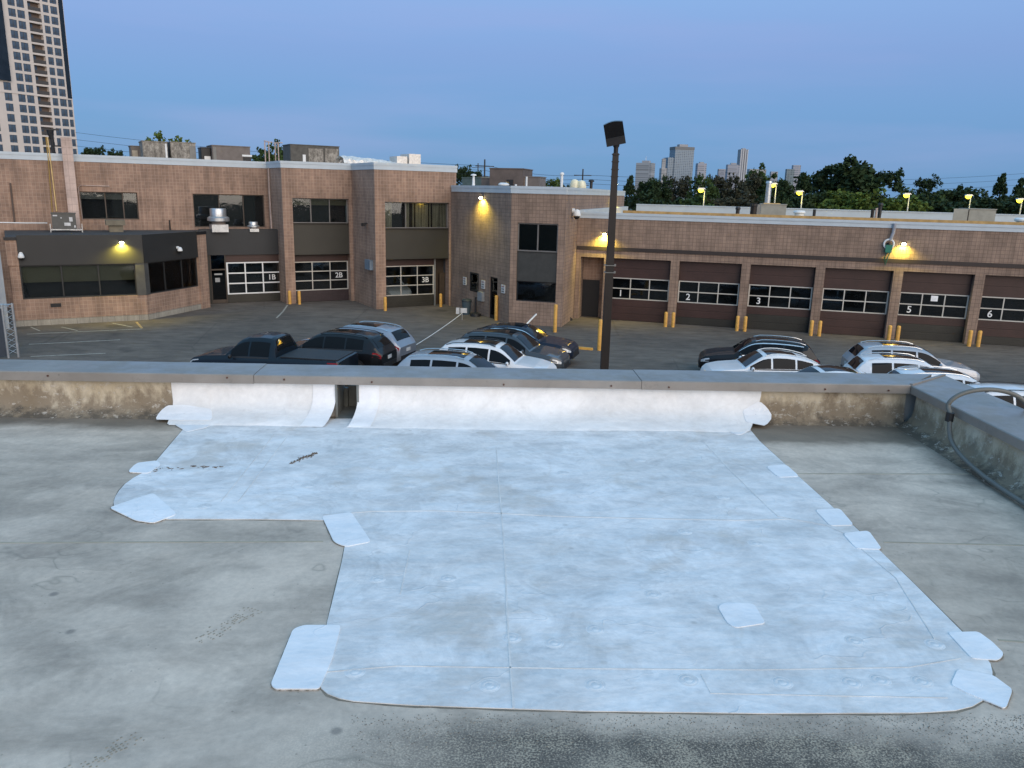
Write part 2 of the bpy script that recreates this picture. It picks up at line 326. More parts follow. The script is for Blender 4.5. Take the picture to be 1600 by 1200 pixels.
def flashing_dirty():
    mt, n, l, b = newmat('flashing_dirty'); oc = coords(n)
    s_ = n.new('ShaderNodeSeparateXYZ'); l.new(oc, s_.inputs[0])
    h = mathn(n, l, 'MULTIPLY', mathn(n, l, 'SUBTRACT', s_.outputs['Z'], ZR), 4.0)     # 0 at the roof, 1 at the coping
    n1 = noise(n, l, oc, 7.0, 7, .74, (1, 1, .55)); n2 = noise(n, l, oc, 1.6, 5, .6)
    base = ramp(n, l, noise(n, l, oc, 3.0, 5, .6, (1, 1, .4)), [(.36, (.44, .36, .24)), (.62, (.64, .57, .44))])
    k = mathn(n, l, 'ADD', mathn(n, l, 'MULTIPLY', n1, 1.1), mathn(n, l, 'MULTIPLY', n2, .75))
    k = mathn(n, l, 'SUBTRACT', k, mathn(n, l, 'MULTIPLY', h, .42))
    algae = ramp(n, l, k, [(.56, 0.0), (.78, 1.0)])
    c = mixn(n, l, mathn(n, l, 'MULTIPLY', algae, .8), base, (.17, .125, .08))
    blk = ramp(n, l, mathn(n, l, 'SUBTRACT', mathn(n, l, 'MULTIPLY', noise(n, l, oc, 9, 6, .75), 1.3), h), [(.44, 0.0), (.66, 1.0)])
    c = mixn(n, l, mathn(n, l, 'MULTIPLY', blk, .7), c, (.045, .040, .034))
    peel = ramp(n, l, noise(n, l, oc, 15, 7, .78, (1, 1, 1.8)), [(.57, 0.0), (.61, 1.0)])
    c = mixn(n, l, mathn(n, l, 'MULTIPLY', peel, .6), c, (.60, .55, .47))
    l.new(c, b.inputs['Base Color']); b.inputs['Roughness'].default_value = .8
    bump(n, l, b, mathn(n, l, 'ADD', n1, mathn(n, l, 'MULTIPLY', peel, .3)), .5, .012); return mt
OLD = membrane_old(); NEW = membrane_new('roof_membrane_new'); NEWP = membrane_new('patch_membrane', (.80, .81, .82), (.85, .86, .87), .25); NEWV = membrane_new('flashing_membrane', (.76, .75, .73), (.83, .825, .81), .45)
SEAM = mat('seam_dirt', (.66, .645, .62), .8, 0, .20, 7)
DIRTY = flashing_dirty()
def coping_metal():
    mt, n, l, b = newmat('coping_metal'); oc = coords(n)
    c = ramp(n, l, noise(n, l, oc, 2.2, 5, .6), [(.38, (.255, .228, .20)), (.62, (.315, .285, .255))])
    scr = ramp(n, l, noise(n, l, oc, 14, 6, .75, (1, 3, 1)), [(.58, 0.0), (.66, 1.0)])
    c = mixn(n, l, mathn(n, l, 'MULTIPLY', scr, .35), c, (.17, .155, .14))
    vo = n.new('ShaderNodeTexVoronoi'); vo.inputs['Scale'].default_value = 9; l.new(oc, vo.inputs['Vector']); c = mixn(n, l, mathn(n, l, 'MULTIPLY', ramp(n, l, vo.outputs['Distance'], [(.05, 1.0), (.09, 0.0)]), .5), c, (.12, .11, .10))
    l.new(c, b.inputs['Base Color']); b.inputs['Metallic'].default_value = .25; l.new(ramp(n, l, noise(n, l, oc, 5, 4, .6), [(.4, .30), (.6, .50)]), b.inputs['Roughness'])
    bump(n, l, b, noise(n, l, oc, 1.7, 2, .5, (1, 2, 1)), .6, .02); return mt
COPM = coping_metal()
NP = Plane((0, 5.45), 2.4)                       # inner face line of the front coping
CX, CY = 2.90, 5.45 + 2.90 * math.tan(rad(2.4))  # inner corner
RP = Plane((CX, CY), -90)                        # inner face line of the right coping, running back towards the camera
NPs = lambda px, py=640, d=.05: NP.at(px, py, d)[0]
def npw(s, d): q = NP.pt(s, d); return (q.x, q.y)
struct('roof_deck', MB().prism([(-16, -9), (3.0, -9), (3.0, CY + .1), npw(-16, .1)], ZR - .25, ZR), OLD)
nb = root('near_building', 'low building under the camera whose pale membrane roof fills the foreground', 'building', (-6, -2, 0))
ob('wall', MB().prism([(-16, -9), (3.28, -9), npw(3.3, .28), npw(-16, .28)], 0, ZR - .26), BLOCK, nb)
# roof sheet laps in the old membrane
OLDSEAM = mat('lap_dirt', (.37, .33, .25), .85, 0, .2, 6)
for a, b_ in [((0, 848), (505, 846)), ((1180, 740), (1600, 741)), ((1380, 847), (1600, 852)), ((1560, 1000), (1600, 1003))]:
    p, q = onz(*a, ZR), onz(*b_, ZR); d = (q - p).normalized(); nn = Vector((-d.y, d.x, 0)) * .006
    struct('roof_seam', MB().prism([(p - nn)[:2], (q - nn)[:2], (q + nn)[:2], (p + nn)[:2]], ZR - .001, ZR + .0012), OLDSEAM)
# ---- the new white patch
def chaikin(pts, k=2, keep=()):
    for _ in range(k):
        out = []
        for i in range(len(pts)):
            a, b_ = pts[i], pts[(i + 1) % len(pts)]
            out += [(a[0] * .75 + b_[0] * .25, a[1] * .75 + b_[1] * .25), (a[0] * .25 + b_[0] * .75, a[1] * .25 + b_[1] * .75)]
        pts = out
    return pts
def dens(pts, step=40):
    out = []
    for i in range(len(pts)):
        a, b_ = pts[i], pts[(i + 1) % len(pts)]; L = math.hypot(b_[0] - a[0], b_[1] - a[1]); k = max(1, int(L / step))
        for j in range(k): out.append((a[0] + (b_[0] - a[0]) * j / k, a[1] + (b_[1] - a[1]) * j / k))
    return out
outline = [(300, 655), (262, 700), (232, 735), (200, 752), (182, 772), (176, 790), (186, 805), (240, 812), (400, 812), (520, 814), (541, 830), (538, 862), (522, 930), (508, 985), (498, 1060),
           (503, 1082), (540, 1096), (640, 1103), (900, 1112), (1200, 1116), (1440, 1115), (1510, 1110), (1545, 1090), (1552, 1058), (1546, 1032), (1500, 985), (1420, 905), (1340, 828), (1262, 758), (1176, 680), (1166, 655)]
def flat(px, z0, z1, it=2):
    w = [onz(x, y, ZR) for x, y in chaikin(dens(px, 40 if it == 1 else 11), it)]
    return MB().prism([(p.x, p.y) for p in w], z0, z1)
RIM_DK = mat('edge_outline', (.20, .175, .135), .9, 0, .3, 12)  # thin darker strip that follows the outline of each membrane patch
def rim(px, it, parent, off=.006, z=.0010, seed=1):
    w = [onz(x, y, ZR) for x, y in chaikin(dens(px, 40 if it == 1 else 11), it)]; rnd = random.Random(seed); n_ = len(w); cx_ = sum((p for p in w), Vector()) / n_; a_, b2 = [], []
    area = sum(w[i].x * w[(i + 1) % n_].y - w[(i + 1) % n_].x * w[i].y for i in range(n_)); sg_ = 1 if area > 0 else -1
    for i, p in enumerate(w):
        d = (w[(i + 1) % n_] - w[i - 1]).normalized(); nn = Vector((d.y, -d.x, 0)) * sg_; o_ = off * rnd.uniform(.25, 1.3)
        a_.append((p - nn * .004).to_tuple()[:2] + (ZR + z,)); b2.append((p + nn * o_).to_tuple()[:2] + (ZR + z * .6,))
    ob('edge_outline', MB().grid([a_ + a_[:1], b2 + b2[:1]]), RIM_DK, parent)
rpatch = ob('roof_patch', flat(outline, ZR - .004, ZR + .004, 1), NEW)
tag(rpatch, 'large new white membrane sheet laid over the grey roof in front of the parapet', 'roof patch')
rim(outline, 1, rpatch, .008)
def seam(pts, w=.008, h=.0068, m_=SEAM, nm='seam'):
    W = [onz(x, y, ZR) for x, y in pts]; mb = MB(); a_, b2 = [], []
    for i, p in enumerate(W):
        d = (W[min(i + 1, len(W) - 1)] - W[max(i - 1, 0)]).normalized(); nn = Vector((-d.y, d.x, 0)) * (w / 2)
        a_.append((p - nn)); b2.append((p + nn))
    for i in range(len(W) - 1):
        mb.prism([a_[i][:2], a_[i + 1][:2], b2[i + 1][:2], b2[i][:2]], ZR + .003, ZR + h - .0012)
    ob(nm, mb, m_, rpatch)
seam([(505, 806), (580, 800), (680, 799), (780, 803), (880, 808), (1000, 811), (1150, 814), (1235, 812)], .010)
seam([(775, 700), (783, 800), (789, 880), (792, 960), (797, 1040), (802, 1108)], .006)
seam([(1098, 690), (1140, 735), (1180, 775), (1215, 808), (1290, 822), (1330, 840)], .006)
seam([(1335, 850), (1400, 905), (1460, 1000)], .004)
seam([(505, 1052), (620, 1042), (900, 1046), (1180, 1048), (1420, 1044), (1500, 1030)], .005)
seam([(345, 785), (385, 735), (428, 680)], .004); seam([(372, 785), (410, 735), (448, 684)], .004)
seam([(1095, 1055), (1110, 1085), (1480, 1092)], .004)
seam([(640, 860), (625, 930)], .004)
plate = MB().lathe([(.001, .0004), (.014, .0004), (.0155, -.0002), (.017, .0005), (.029, .0002), (.0305, -.0006), (.034, .0004), (.038, -.0012)], 28).mesh('fastener_plate', NEW, True)
for x, y in [(555, 1051), (765, 1073), (930, 1072), (1075, 1064), (1222, 1068), (1330, 1068), (1440, 1066), (590, 906), (800, 998), (866, 1006), (1335, 1003), (1460, 1008), (1130, 778), (1070, 832),
             (930, 985), (700, 905), (1020, 930), (640, 760), (880, 740), (1180, 850), (600, 700), (1000, 720), (1375, 1064), (480, 760), (320, 792)]:
    p = onz(x, y, ZR); ob('fastener_plate', plate, None, rpatch, Matrix.Translation((p.x, p.y, ZR + .0046)))
PATCHES = [([(272, 664), (300, 655), (332, 656), (326, 668), (292, 676)], 'small white membrane patch at the far left corner of the white sheet, below the flashing'),
 ([(199, 739), (213, 725), (246, 721), (252, 728), (232, 741)], 'small white membrane patch on the curved left edge of the white sheet'),
 ([(171, 795), (205, 783), (240, 772), (277, 805), (240, 819), (212, 815)], 'bright white corner patch at the leftmost tip of the white sheet'),
 ([(503, 808), (549, 802), (580, 848), (540, 856), (522, 849)], 'white patch over the inner corner where the white sheet steps back'),
 ([(423, 1072), (440, 1030), (458, 985), (475, 979), (533, 979), (520, 1030), (499, 1079), (430, 1079)], 'largest bright rectangular membrane patch, on the left edge of the white sheet'),
 ([(1121, 950), (1132, 944), (1178, 946), (1196, 976), (1150, 983), (1137, 977)], 'white patch lying alone in the middle of the white sheet'),
 ([(1480, 990), (1528, 989), (1550, 1005), (1569, 1024), (1560, 1034), (1518, 1031)], 'white patch on the right edge of the white sheet, just above its corner'),
 ([(1496, 1048), (1485, 1072), (1510, 1085), (1571, 1110), (1582, 1080), (1552, 1058)], 'torn white patch over the near right corner of the white sheet'),
 ([(1316, 835), (1357, 831), (1378, 860), (1338, 859)], 'small patch on the sloping right edge, second up from the corner pair'),
 ([(1273, 798), (1312, 796), (1334, 822), (1297, 823)], 'small patch on the sloping right edge, third up from the corner pair'),
 ([(1196, 730), (1228, 727), (1249, 746), (1216, 747)], 'small patch on the sloping right edge, fourth up from the corner pair'),
 ([(1130, 672), (1160, 664), (1174, 672), (1155, 682)], 'small flat patch at the far right corner of the sheet, below the parapet')]
for i, (px, lab) in enumerate(PATCHES):
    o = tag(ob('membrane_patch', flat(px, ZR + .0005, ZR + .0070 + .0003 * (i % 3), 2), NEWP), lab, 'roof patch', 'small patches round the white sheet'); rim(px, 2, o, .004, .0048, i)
# leaves and grit washed onto the sheet
LEAF_D = mat('dead_leaf', (.13, .09, .06), .9, 0, .3, 20)
for pts, lab in [([(458, 724), (470, 718), (484, 714), (497, 707)], 'dark streak of dead leaves and grit on the white sheet, in front of the scupper'),
                 ([(296, 729), (320, 731), (346, 731)], 'thin brown streak of grit on the left part of the white sheet'),
                 ([(236, 736), (256, 733), (278, 734)], 'short brown grit streak beside the patch on the curved left edge')]:
    mb = MB()
    for i in range(len(pts) - 1):
        p, q = onz(*pts[i], ZR), onz(*pts[i + 1], ZR)
        for k in range(26 if pts[0][0] == 458 else 9):
            c = p.lerp(q, random.random()) + Vector((random.gauss(0, .012), random.gauss(0, .012), 0)); a = random.random() * 6.3; r_ = random.uniform(.003, .011)
            a = math.atan2(q.y - p.y, q.x - p.x) + random.gauss(0, .5); ca, sa = math.cos(a), math.sin(a); poly = [(c.x + r_ * (x * ca - y * sa), c.y + r_ * (x * sa + y * ca)) for x, y in ((-1.3, 0), (0, -.38), (1.3, .1), (.2, .42))]
            mb.prism(poly, ZR + .0052, ZR + .006 + random.random() * .002)
    tag(ob('leaf_litter', mb, LEAF_D), lab, 'leaf litter', kind='stuff')
# dirty boot prints on the old membrane
PRINT = mat('boot_dirt', (.30, .265, .205), .9, 0, .3, 20)
for px, py, ang, lab in [(357, 975, 62, 'dotted dark boot print on the grey roof left of the big bright patch'), (150, 1185, 50, 'dotted dark boot print at the near left corner of the grey roof')]:
    c0 = onz(px, py, ZR); rr_ = random.Random(px); mb = MB(); ca, sa = math.cos(rad(ang)), math.sin(rad(ang))
    for i in range(22):
        for j in range(6):
            if rr_.random() < .25 + .35 * abs(j - 2.5) / 2.5: continue
            x, y = (i - 11) * .0125 + rr_.gauss(0, .001), (j - 2.5) * .0135 * (1 - .25 * math.cos(i * .45)) + rr_.gauss(0, .001); r2 = rr_.uniform(.0018, .0042)
            mb.prism([(c0.x + (x + dx_) * ca - (y + dy_) * sa, c0.y + (x + dx_) * sa + (y + dy_) * ca) for dx_, dy_ in ((-r2, -r2 * .7), (r2, -r2 * .7), (r2, r2 * .7), (-r2, r2 * .7))], ZR - .001, ZR + .0012)
    tag(ob('boot_print', mb, PRINT), lab, 'boot print', kind='stuff')
# grit washed against the near edge of the sheet
rr_ = random.Random(5); mb = MB()
for i in range(2600):
    px, py = 1600 - 1050 * rr_.random() ** 1.35, 1122 + abs(rr_.gauss(0, 34)) - 8 * rr_.random(); p = onz(px, min(1215, py), ZR); r2 = rr_.uniform(.0006, .0021); a = rr_.random() * 3
    mb.prism([(p.x + r2 * math.cos(a + t) * u_, p.y + r2 * math.sin(a + t) * u_) for t, u_ in ((0, 1), (1.3, .8), (2.6, 1.1), (3.9, .7), (5.2, .9))], ZR - .0005, ZR + r2 * rr_.uniform(.5, 1.1))
tag(ob('roof_grit', mb, mat('grit_stone', (.22, .20, .17), .9, 0, .6, 60)), 'loose stone grit scattered on the dark roof in front of the white sheet', 'grit', kind='stuff')
# ---- parapets
def cove(P, s0, s1, prof, m_, nm, parent, wob=.006, seed=1, ends=(0, 0)):
    rnd = random.Random(seed); N = max(2, int(abs(s1 - s0) / .035)); ph_ = [rnd.random() * 6.28 for _ in range(6)]
    rows = []
    for i in range(N + 1):
        t = i / N; s = s0 + (s1 - s0) * t; row = []
        w = sum(math.sin(s * fr + p) * a for fr, p, a in zip((1.3, 2.9, 5.1, 9.7, 17, 31), ph_, (1, .7, .5, .35, .25, .15)))
        for j, (d, z) in enumerate(prof):
            k = j / (len(prof) - 1); e = 0
            R0_, R1_ = max(.12, abs(ends[0]) * 2.4), max(.12, abs(ends[1]) * 2.4)
            if ends[0] and s - s0 < R0_: e += ends[0] * (1 - (s - s0) / R0_) ** 2 * k * k
            if ends[1] and s1 - s < R1_: e += ends[1] * (1 - (s1 - s) / R1_) ** 2 * k * k
            q = P.pt(s, d + w * wob * k - abs(e) * .0, z + w * wob * .35 * math.sin(math.pi * k)); row.append(q + P.u * (e))
        rows.append(row)
    return ob(nm, MB().grid(rows), m_, parent, None, 60)
pf = root('parapet_wall', 'front roof parapet under a long grey metal coping, with new white flashing and a scupper', 'parapet', NP.pt(0, .2, ZR))
sA, sB, s270, s1185, sC = NPs(526), NPs(561), NPs(270, 630), NPs(1187, 640), CX / math.cos(rad(2.4))
def lw(P, mb, nm, m_, par, **k): return ob(nm, mb, m_, par, P.M, **k)
WALLM = mat('parapet_core', (.30, .29, .27), .9)
lw(NP, MB().box(-16, sA, .055, .31, ZR - .1, ZR + .262).box(sB, sC + .35, .055, .31, ZR - .1, ZR + .262), 'wall', WALLM, pf)
up = [(.052, ZR + .262), (.048, ZR + .20), (.045, ZR + .14), (.035, ZR + .10), (.0, ZR + .066), (-.06, ZR + .040), (-.13, ZR + .020), (-.205, ZR + .0075), (-.215, ZR + .0005)]
lowp = [(.052, ZR + .262), (.048, ZR + .19), (.045, ZR + .12), (.035, ZR + .075), (.01, ZR + .045), (-.03, ZR + .02), (-.07, ZR + .004), (-.08, ZR - .002)]
tinyp = [(.052, ZR + .262), (.050, ZR + .2), (.048, ZR + .13), (.045, ZR + .08), (.038, ZR + .045), (.02, ZR + .018), (-.01, ZR + .003), (-.02, ZR - .002)]
cove(NP, -16, s270 + .01, lowp, DIRTY, 'stained_flashing', pf, .01, 3)
cove(NP, s1185 - .01, sC, tinyp, DIRTY, 'stained_flashing', pf, .006, 4)
cove(NP, s270, sA, [(d - .004, z + .003) for d, z in up], NEWV, 'white_flashing', pf, .010, 5, (.07, -.07))
cove(NP, sB, s1185, [(d - .004, z + .003) for d, z in up], NEWV, 'white_flashing', pf, .010, 6, (-.05, -.20))
# flared corner flaps beside the scupper and two patches on the flashing
for s0, s1, sd in ((sA - .16, sA + .002, 8), (sB - .002, sB + .15, 9)):
    cove(NP, s0, s1, [(d - .009, z + .006) for d, z in up], NEWP, 'corner_flap', pf, .004, sd, (-.05, -.05) if sd == 8 else (-.04, -.04))
def wallpatch(px, nm):
    # traced on the flashing: rings of points laid a few millimetres proud of the cove
    pts = chaikin(dens(px, 9), 1); cx_, cy_ = sum(p[0] for p in pts) / len(pts), sum(p[1] for p in pts) / len(pts); rows = []
    def lay(x, y, lift):
        d_ = .03; s_, z_ = NP.at(x, y, d_)
        for _ in range(40):
            zz = min(max(ZR + .001, z_), up[0][1]); t_ = -.21
            for (da, za), (db, zb_) in zip(up, up[1:]):
                if zb_ <= zz <= za: t_ = da + (db - da) * (za - zz) / max(1e-6, za - zb_); break
            d_ = d_ * .6 + t_ * .4; s_, z_ = NP.at(x, y, d_)
        return (s_, d_ - lift, max(ZR + lift * .6, z_ + lift * .7))
    for f_, lift in ((1.0, .003), (1.0, .0075), (.85, .008), (.55, .008), (.3, .008), (.02, .008)): rows.append([lay(cx_ + (x - cx_) * f_, cy_ + (y - cy_) * f_, lift) for x, y in pts])
    return lw(NP, MB().grid(rows, True), nm, NEWP, pf)
wallpatch([(243, 656), (250, 644), (262, 634), (290, 633), (332, 640), (332, 657), (290, 657)], 'flashing_patch')
wallpatch([(1160, 642), (1186, 627), (1198, 637), (1207, 652), (1196, 666), (1165, 660)], 'flashing_patch')
# scupper: a grey metal throat through the wall
DKST = mat('scupper_metal', (.20, .21, .20), .5, .3, .25, 6)
sc_o = lw(NP, MB().box(sA - .004, sA + .012, .03, .34, ZR, ZR + .262).box(sB - .012, sB + .004, .03, .34, ZR, ZR + .262).box(sA, sB, .0, .40, ZR - .02, ZR + .006), 'scupper', DKST, pf)
lw(NP, MB().box(sA + .04, sB - .002, .33, .345, ZR, ZR + .165).box(sA + .012, sA + .04, .30, .345, ZR, ZR + .15), 'throat_plate', mat('throat_grey', (.10, .105, .095), .6, .2, .3, 9), sc_o)
# coping lengths
ZB, ZT = ZR + .252, ZR + .312
cuts = [-16.0, NPs(120, 590, 0) - 3.0, NPs(397, 590, 0), NPs(1003, 597, 0)]
ends_ = cuts[1:] + [None]
for i, (a, b_) in enumerate(zip(cuts, ends_)):
    o_ = .0025 * (i % 2); z1 = ZT + o_
    def sec(s, y0=-.004 - o_, y1=.345 + o_): return [(s, y0, ZB - o_), (s, y0, z1 - .006), (s, y0 + .006, z1), (s, y1, z1 + .004), (s, y1, ZB - o_)]
    if b_ is None:
        e1 = [(sC + (p[1] if p[1] > 0 else p[1]), p[1], p[2]) for p in sec(0)]           # mitred end
    else: e1 = sec(b_ - .003)
    rows = [sec(a), e1]; mb = MB().grid(rows, True); n5 = 5; mb.f += [tuple(range(5)), tuple(range(9, 4, -1))]
    cp = lw(NP, mb, 'coping', COPM, pf)
    for px, py in [(75, 587), (355, 590), (444, 593), (581, 597), (787, 601), (955, 603), (1045, 605), (1289, 608), (1388, 610)]:
        s_, z_ = NP.at(px, py, -.006)
        if a < s_ < (b_ if b_ is not None else 99): lw(NP, MB().tube([(s_, -.012 - o_, z_), (s_, .004, z_)], .0065, 8), 'screw', mat('rusty_screw', (.10, .045, .03), .7, .3, .2, 30), cp)
# right parapet
pr = root('parapet_wall', 'right roof parapet with grey metal coping and dark stained flashing', 'parapet', RP.pt(2, .2, ZR))
RL = 14.0
lw(RP, MB().box(-.0, RL, .06, .36, ZR - .1, ZR + .258), 'wall', WALLM, pr)
cove(RP, -.0, RL, lowp, DIRTY, 'stained_flashing', pr, .010, 11)
def secr(s, y0=-.004, y1=.43): return [(s, y0, ZB - .001), (s, y0, ZT - .007), (s, y0 + .006, ZT - .001), (s, y1, ZT + .003), (s, y1, ZB - .001)]
e0 = [(-(p[1] * .345 / .43 if p[1] > 0 else p[1]), p[1], p[2]) for p in secr(0)]
e0 = [(x + .004, y, z) for x, y, z in e0]
mb = MB().grid([e0, secr(RL)], True); mb.f += [tuple(range(5)), tuple(range(9, 4, -1))]
lw(RP, mb, 'coping', COPM, pr)
# raised mitre strip at the corner
pA, pB = Vector((CX - .003, CY - .003, 0)), Vector((CX + .43, CY + .345 + .018, 0)); dd = (pB - pA).normalized(); nn = Vector((-dd.y, dd.x, 0)) * .011
ob('mitre_strip', MB().prism([(pA - nn)[:2], (pB - nn)[:2], (pB + nn)[:2], (pA + nn)[:2]], ZT - .004, ZT + .012), COPM, pf)
# grey cable looped over the right coping
s0, z0 = RP.at(1486, 650, -.03)
pts = []
for k in range(17):
    a = math.pi * k / 16; pts.append(RP.pt(s0 + .02 - .05 * k / 16, .20 + .245 * math.cos(a), ZT + .125 * math.sin(a)))
inner = [RP.pt(s0 + .02, -.045, ZT - .05), RP.pt(s0 + .02, -.05, z0), RP.pt(s0 + .06, -.055, ZR + .14), RP.pt(s0 + .16, -.07, ZR + .09), RP.pt(s0 + .34, -.085, ZR + .055), RP.pt(s0 + .62, -.1, ZR + .032), RP.pt(s0 + 1.2, -.11, ZR + .028), RP.pt(s0 + 6, -.14, ZR + .026)]
outer = [RP.pt(s0 - .05, .446, ZT - .06), RP.pt(s0 - .05, .45, 3.0), RP.pt(s0 - .05, .45, .4)]
path = outer[::-1] + pts + inner
def smooth_path(p, k=2):
    for _ in range(k):
        o = [p[0]]
        for a, b_ in zip(p, p[1:]): o += [a.lerp(b_, .25), a.lerp(b_, .75)]
        p = o + [p[-1]]
    return p
cb = ob('cable', MB().tube(smooth_path(path, 1), .0150, 12), mat('grey_cable', (.13, .13, .115), .5, 0, .1, 5), None, None, True)
tag(cb, 'thick grey cable looped over the right parapet coping and lying along its foot', 'cable')
ob('clamp', MB().tube([RP.pt(s0 + .02, -.048, z0 + .028), RP.pt(s0 + .02, -.05, z0 - .03)], .025, 10), BLACK, cb)
# ================================================================== BUILDINGS ACROSS THE LOT
def wall(P, s0, s1, z0, z1, ops, t, m_, parent, nm='wall'):
    """front face with real openings (s0, s1, z0, z1[, depth]) and their reveals"""
    xs = sorted({s0, s1, *[o[0] for o in ops], *[o[1] for o in ops]}); zs = sorted({z0, z1, *[o[2] for o in ops], *[o[3] for o in ops]})
    xs = [x for x in xs if s0 <= x <= s1]; zs = [z for z in zs if z0 <= z <= z1]; mb = MB()
    for a, b_ in zip(xs, xs[1:]):
        for c, d in zip(zs, zs[1:]):
            mx, mz = (a + b_) / 2, (c + d) / 2
            if any(o[0] < mx < o[1] and o[2] < mz < o[3] for o in ops): continue
            mb.add([(a, 0, c), (b_, 0, c), (b_, 0, d), (a, 0, d)], [(0, 1, 2, 3)])
    for o in ops:
        a, b_, c, d = o[:4]; y = o[4] if len(o) > 4 else t
        mb.add([(a, 0, c), (a, y, c), (a, y, d), (a, 0, d)], [(0, 1, 2, 3)]); mb.add([(b_, 0, c), (b_, 0, d), (b_, y, d), (b_, y, c)], [(0, 1, 2, 3)])
        mb.add([(a, 0, d), (a, y, d), (b_, y, d), (b_, 0, d)], [(0, 1, 2, 3)])
        if c > z0 + .01: mb.add([(a, 0, c), (b_, 0, c), (b_, y, c), (a, y, c)], [(0, 1, 2, 3)])
    return lw(P, mb, nm, m_, parent)
def pane(P, x0, x1, y, z0, z1, m_, par):       # thin sheet, never perfectly plumb
    q = [y + random.uniform(-.010, .010) for _ in range(3)]; q.append(q[0] + q[2] - q[1])
    c4 = [(x0, z0), (x1, z0), (x1, z1), (x0, z1)]
    lw(P, MB().add([(c[0], q[i], c[1]) for i, c in enumerate(c4)] + [(c[0], q[i] + .006, c[1]) for i, c in enumerate(c4)], [(0, 1, 2, 3), (7, 6, 5, 4), (0, 4, 5, 1), (1, 5, 6, 2), (2, 6, 7, 3), (3, 7, 4, 0)]), 'pane', m_, par)
def window(P, s0, s1, z0, z1, y, parent, cols, rows=(), fm=None, bar=.06, gl=None, back=.5, shade=None, nm='window'):
    """cols, rows: inner bar positions as fractions; shade = (fraction from the top, material)"""
    fm = fm or BRONZE; gl = gl or GLASS; W, Hh = s1 - s0, z1 - z0; b2 = bar / 2; mb = MB()
    mb.box(s0, s0 + bar, y - .05, y + .05, z0, z1).box(s1 - bar, s1, y - .05, y + .05, z0, z1).box(s0 + bar, s1 - bar, y - .05, y + .05, z0, z0 + bar).box(s0 + bar, s1 - bar, y - .05, y + .05, z1 - bar, z1)
    xs = [s0 + bar / 2] + [s0 + c * W for c in cols] + [s1 - bar / 2]; zs = [z0 + bar / 2] + [z0 + r_ * Hh for r_ in rows] + [z1 - bar / 2]
    for x in xs[1:-1]: mb.box(x - b2, x + b2, y - .045, y + .045, z0 + bar, z1 - bar)
    for z in zs[1:-1]: mb.box(s0 + bar, s1 - bar, y - .04, y + .04, z - b2, z + b2)
    wd = lw(P, mb, nm, fm, parent)
    for a, b_ in zip(xs, xs[1:]):
        for c, d in zip(zs, zs[1:]): pane(P, a + b2, b_ - b2, y, c + b2, d - b2, gl, wd)
    if shade:
        for a, b_ in zip(xs, xs[1:]):
            fr_ = shade[0] + random.uniform(-.015, .015)
            lw(P, MB().box(a + .02, b_ - .02, y + .10, y + .104, z1 - fr_ * Hh, z1 - .02), 'shade', shade[1], wd)
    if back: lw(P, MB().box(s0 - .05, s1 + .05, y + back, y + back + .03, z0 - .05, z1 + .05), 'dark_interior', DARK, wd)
    return wd
def text_mesh(txt, size, m_):
    cu = bpy.data.curves.new('lettering', 'FONT'); cu.body = txt; cu.size = size; cu.align_x = 'CENTER'; cu.align_y = 'CENTER'; cu.extrude = .004; cu.offset = .012 * size; cu.resolution_u = 3
    o = bpy.data.objects.new('lettering', cu); COL.objects.link(o); dg = bpy.context.evaluated_depsgraph_get()
    me = bpy.data.meshes.new_from_object(o.evaluated_get(dg)); COL.objects.unlink(o); bpy.data.objects.remove(o); me.materials.clear(); me.materials.append(m_); return me
def letter(P, s, y, z, txt, size, m_, parent, nm='number'):
    return ob(nm, text_mesh(txt, size, m_), None, parent, P.M @ Matrix.Translation((s, y, z)) @ Matrix.Rotation(rad(90), 4, 'X'))
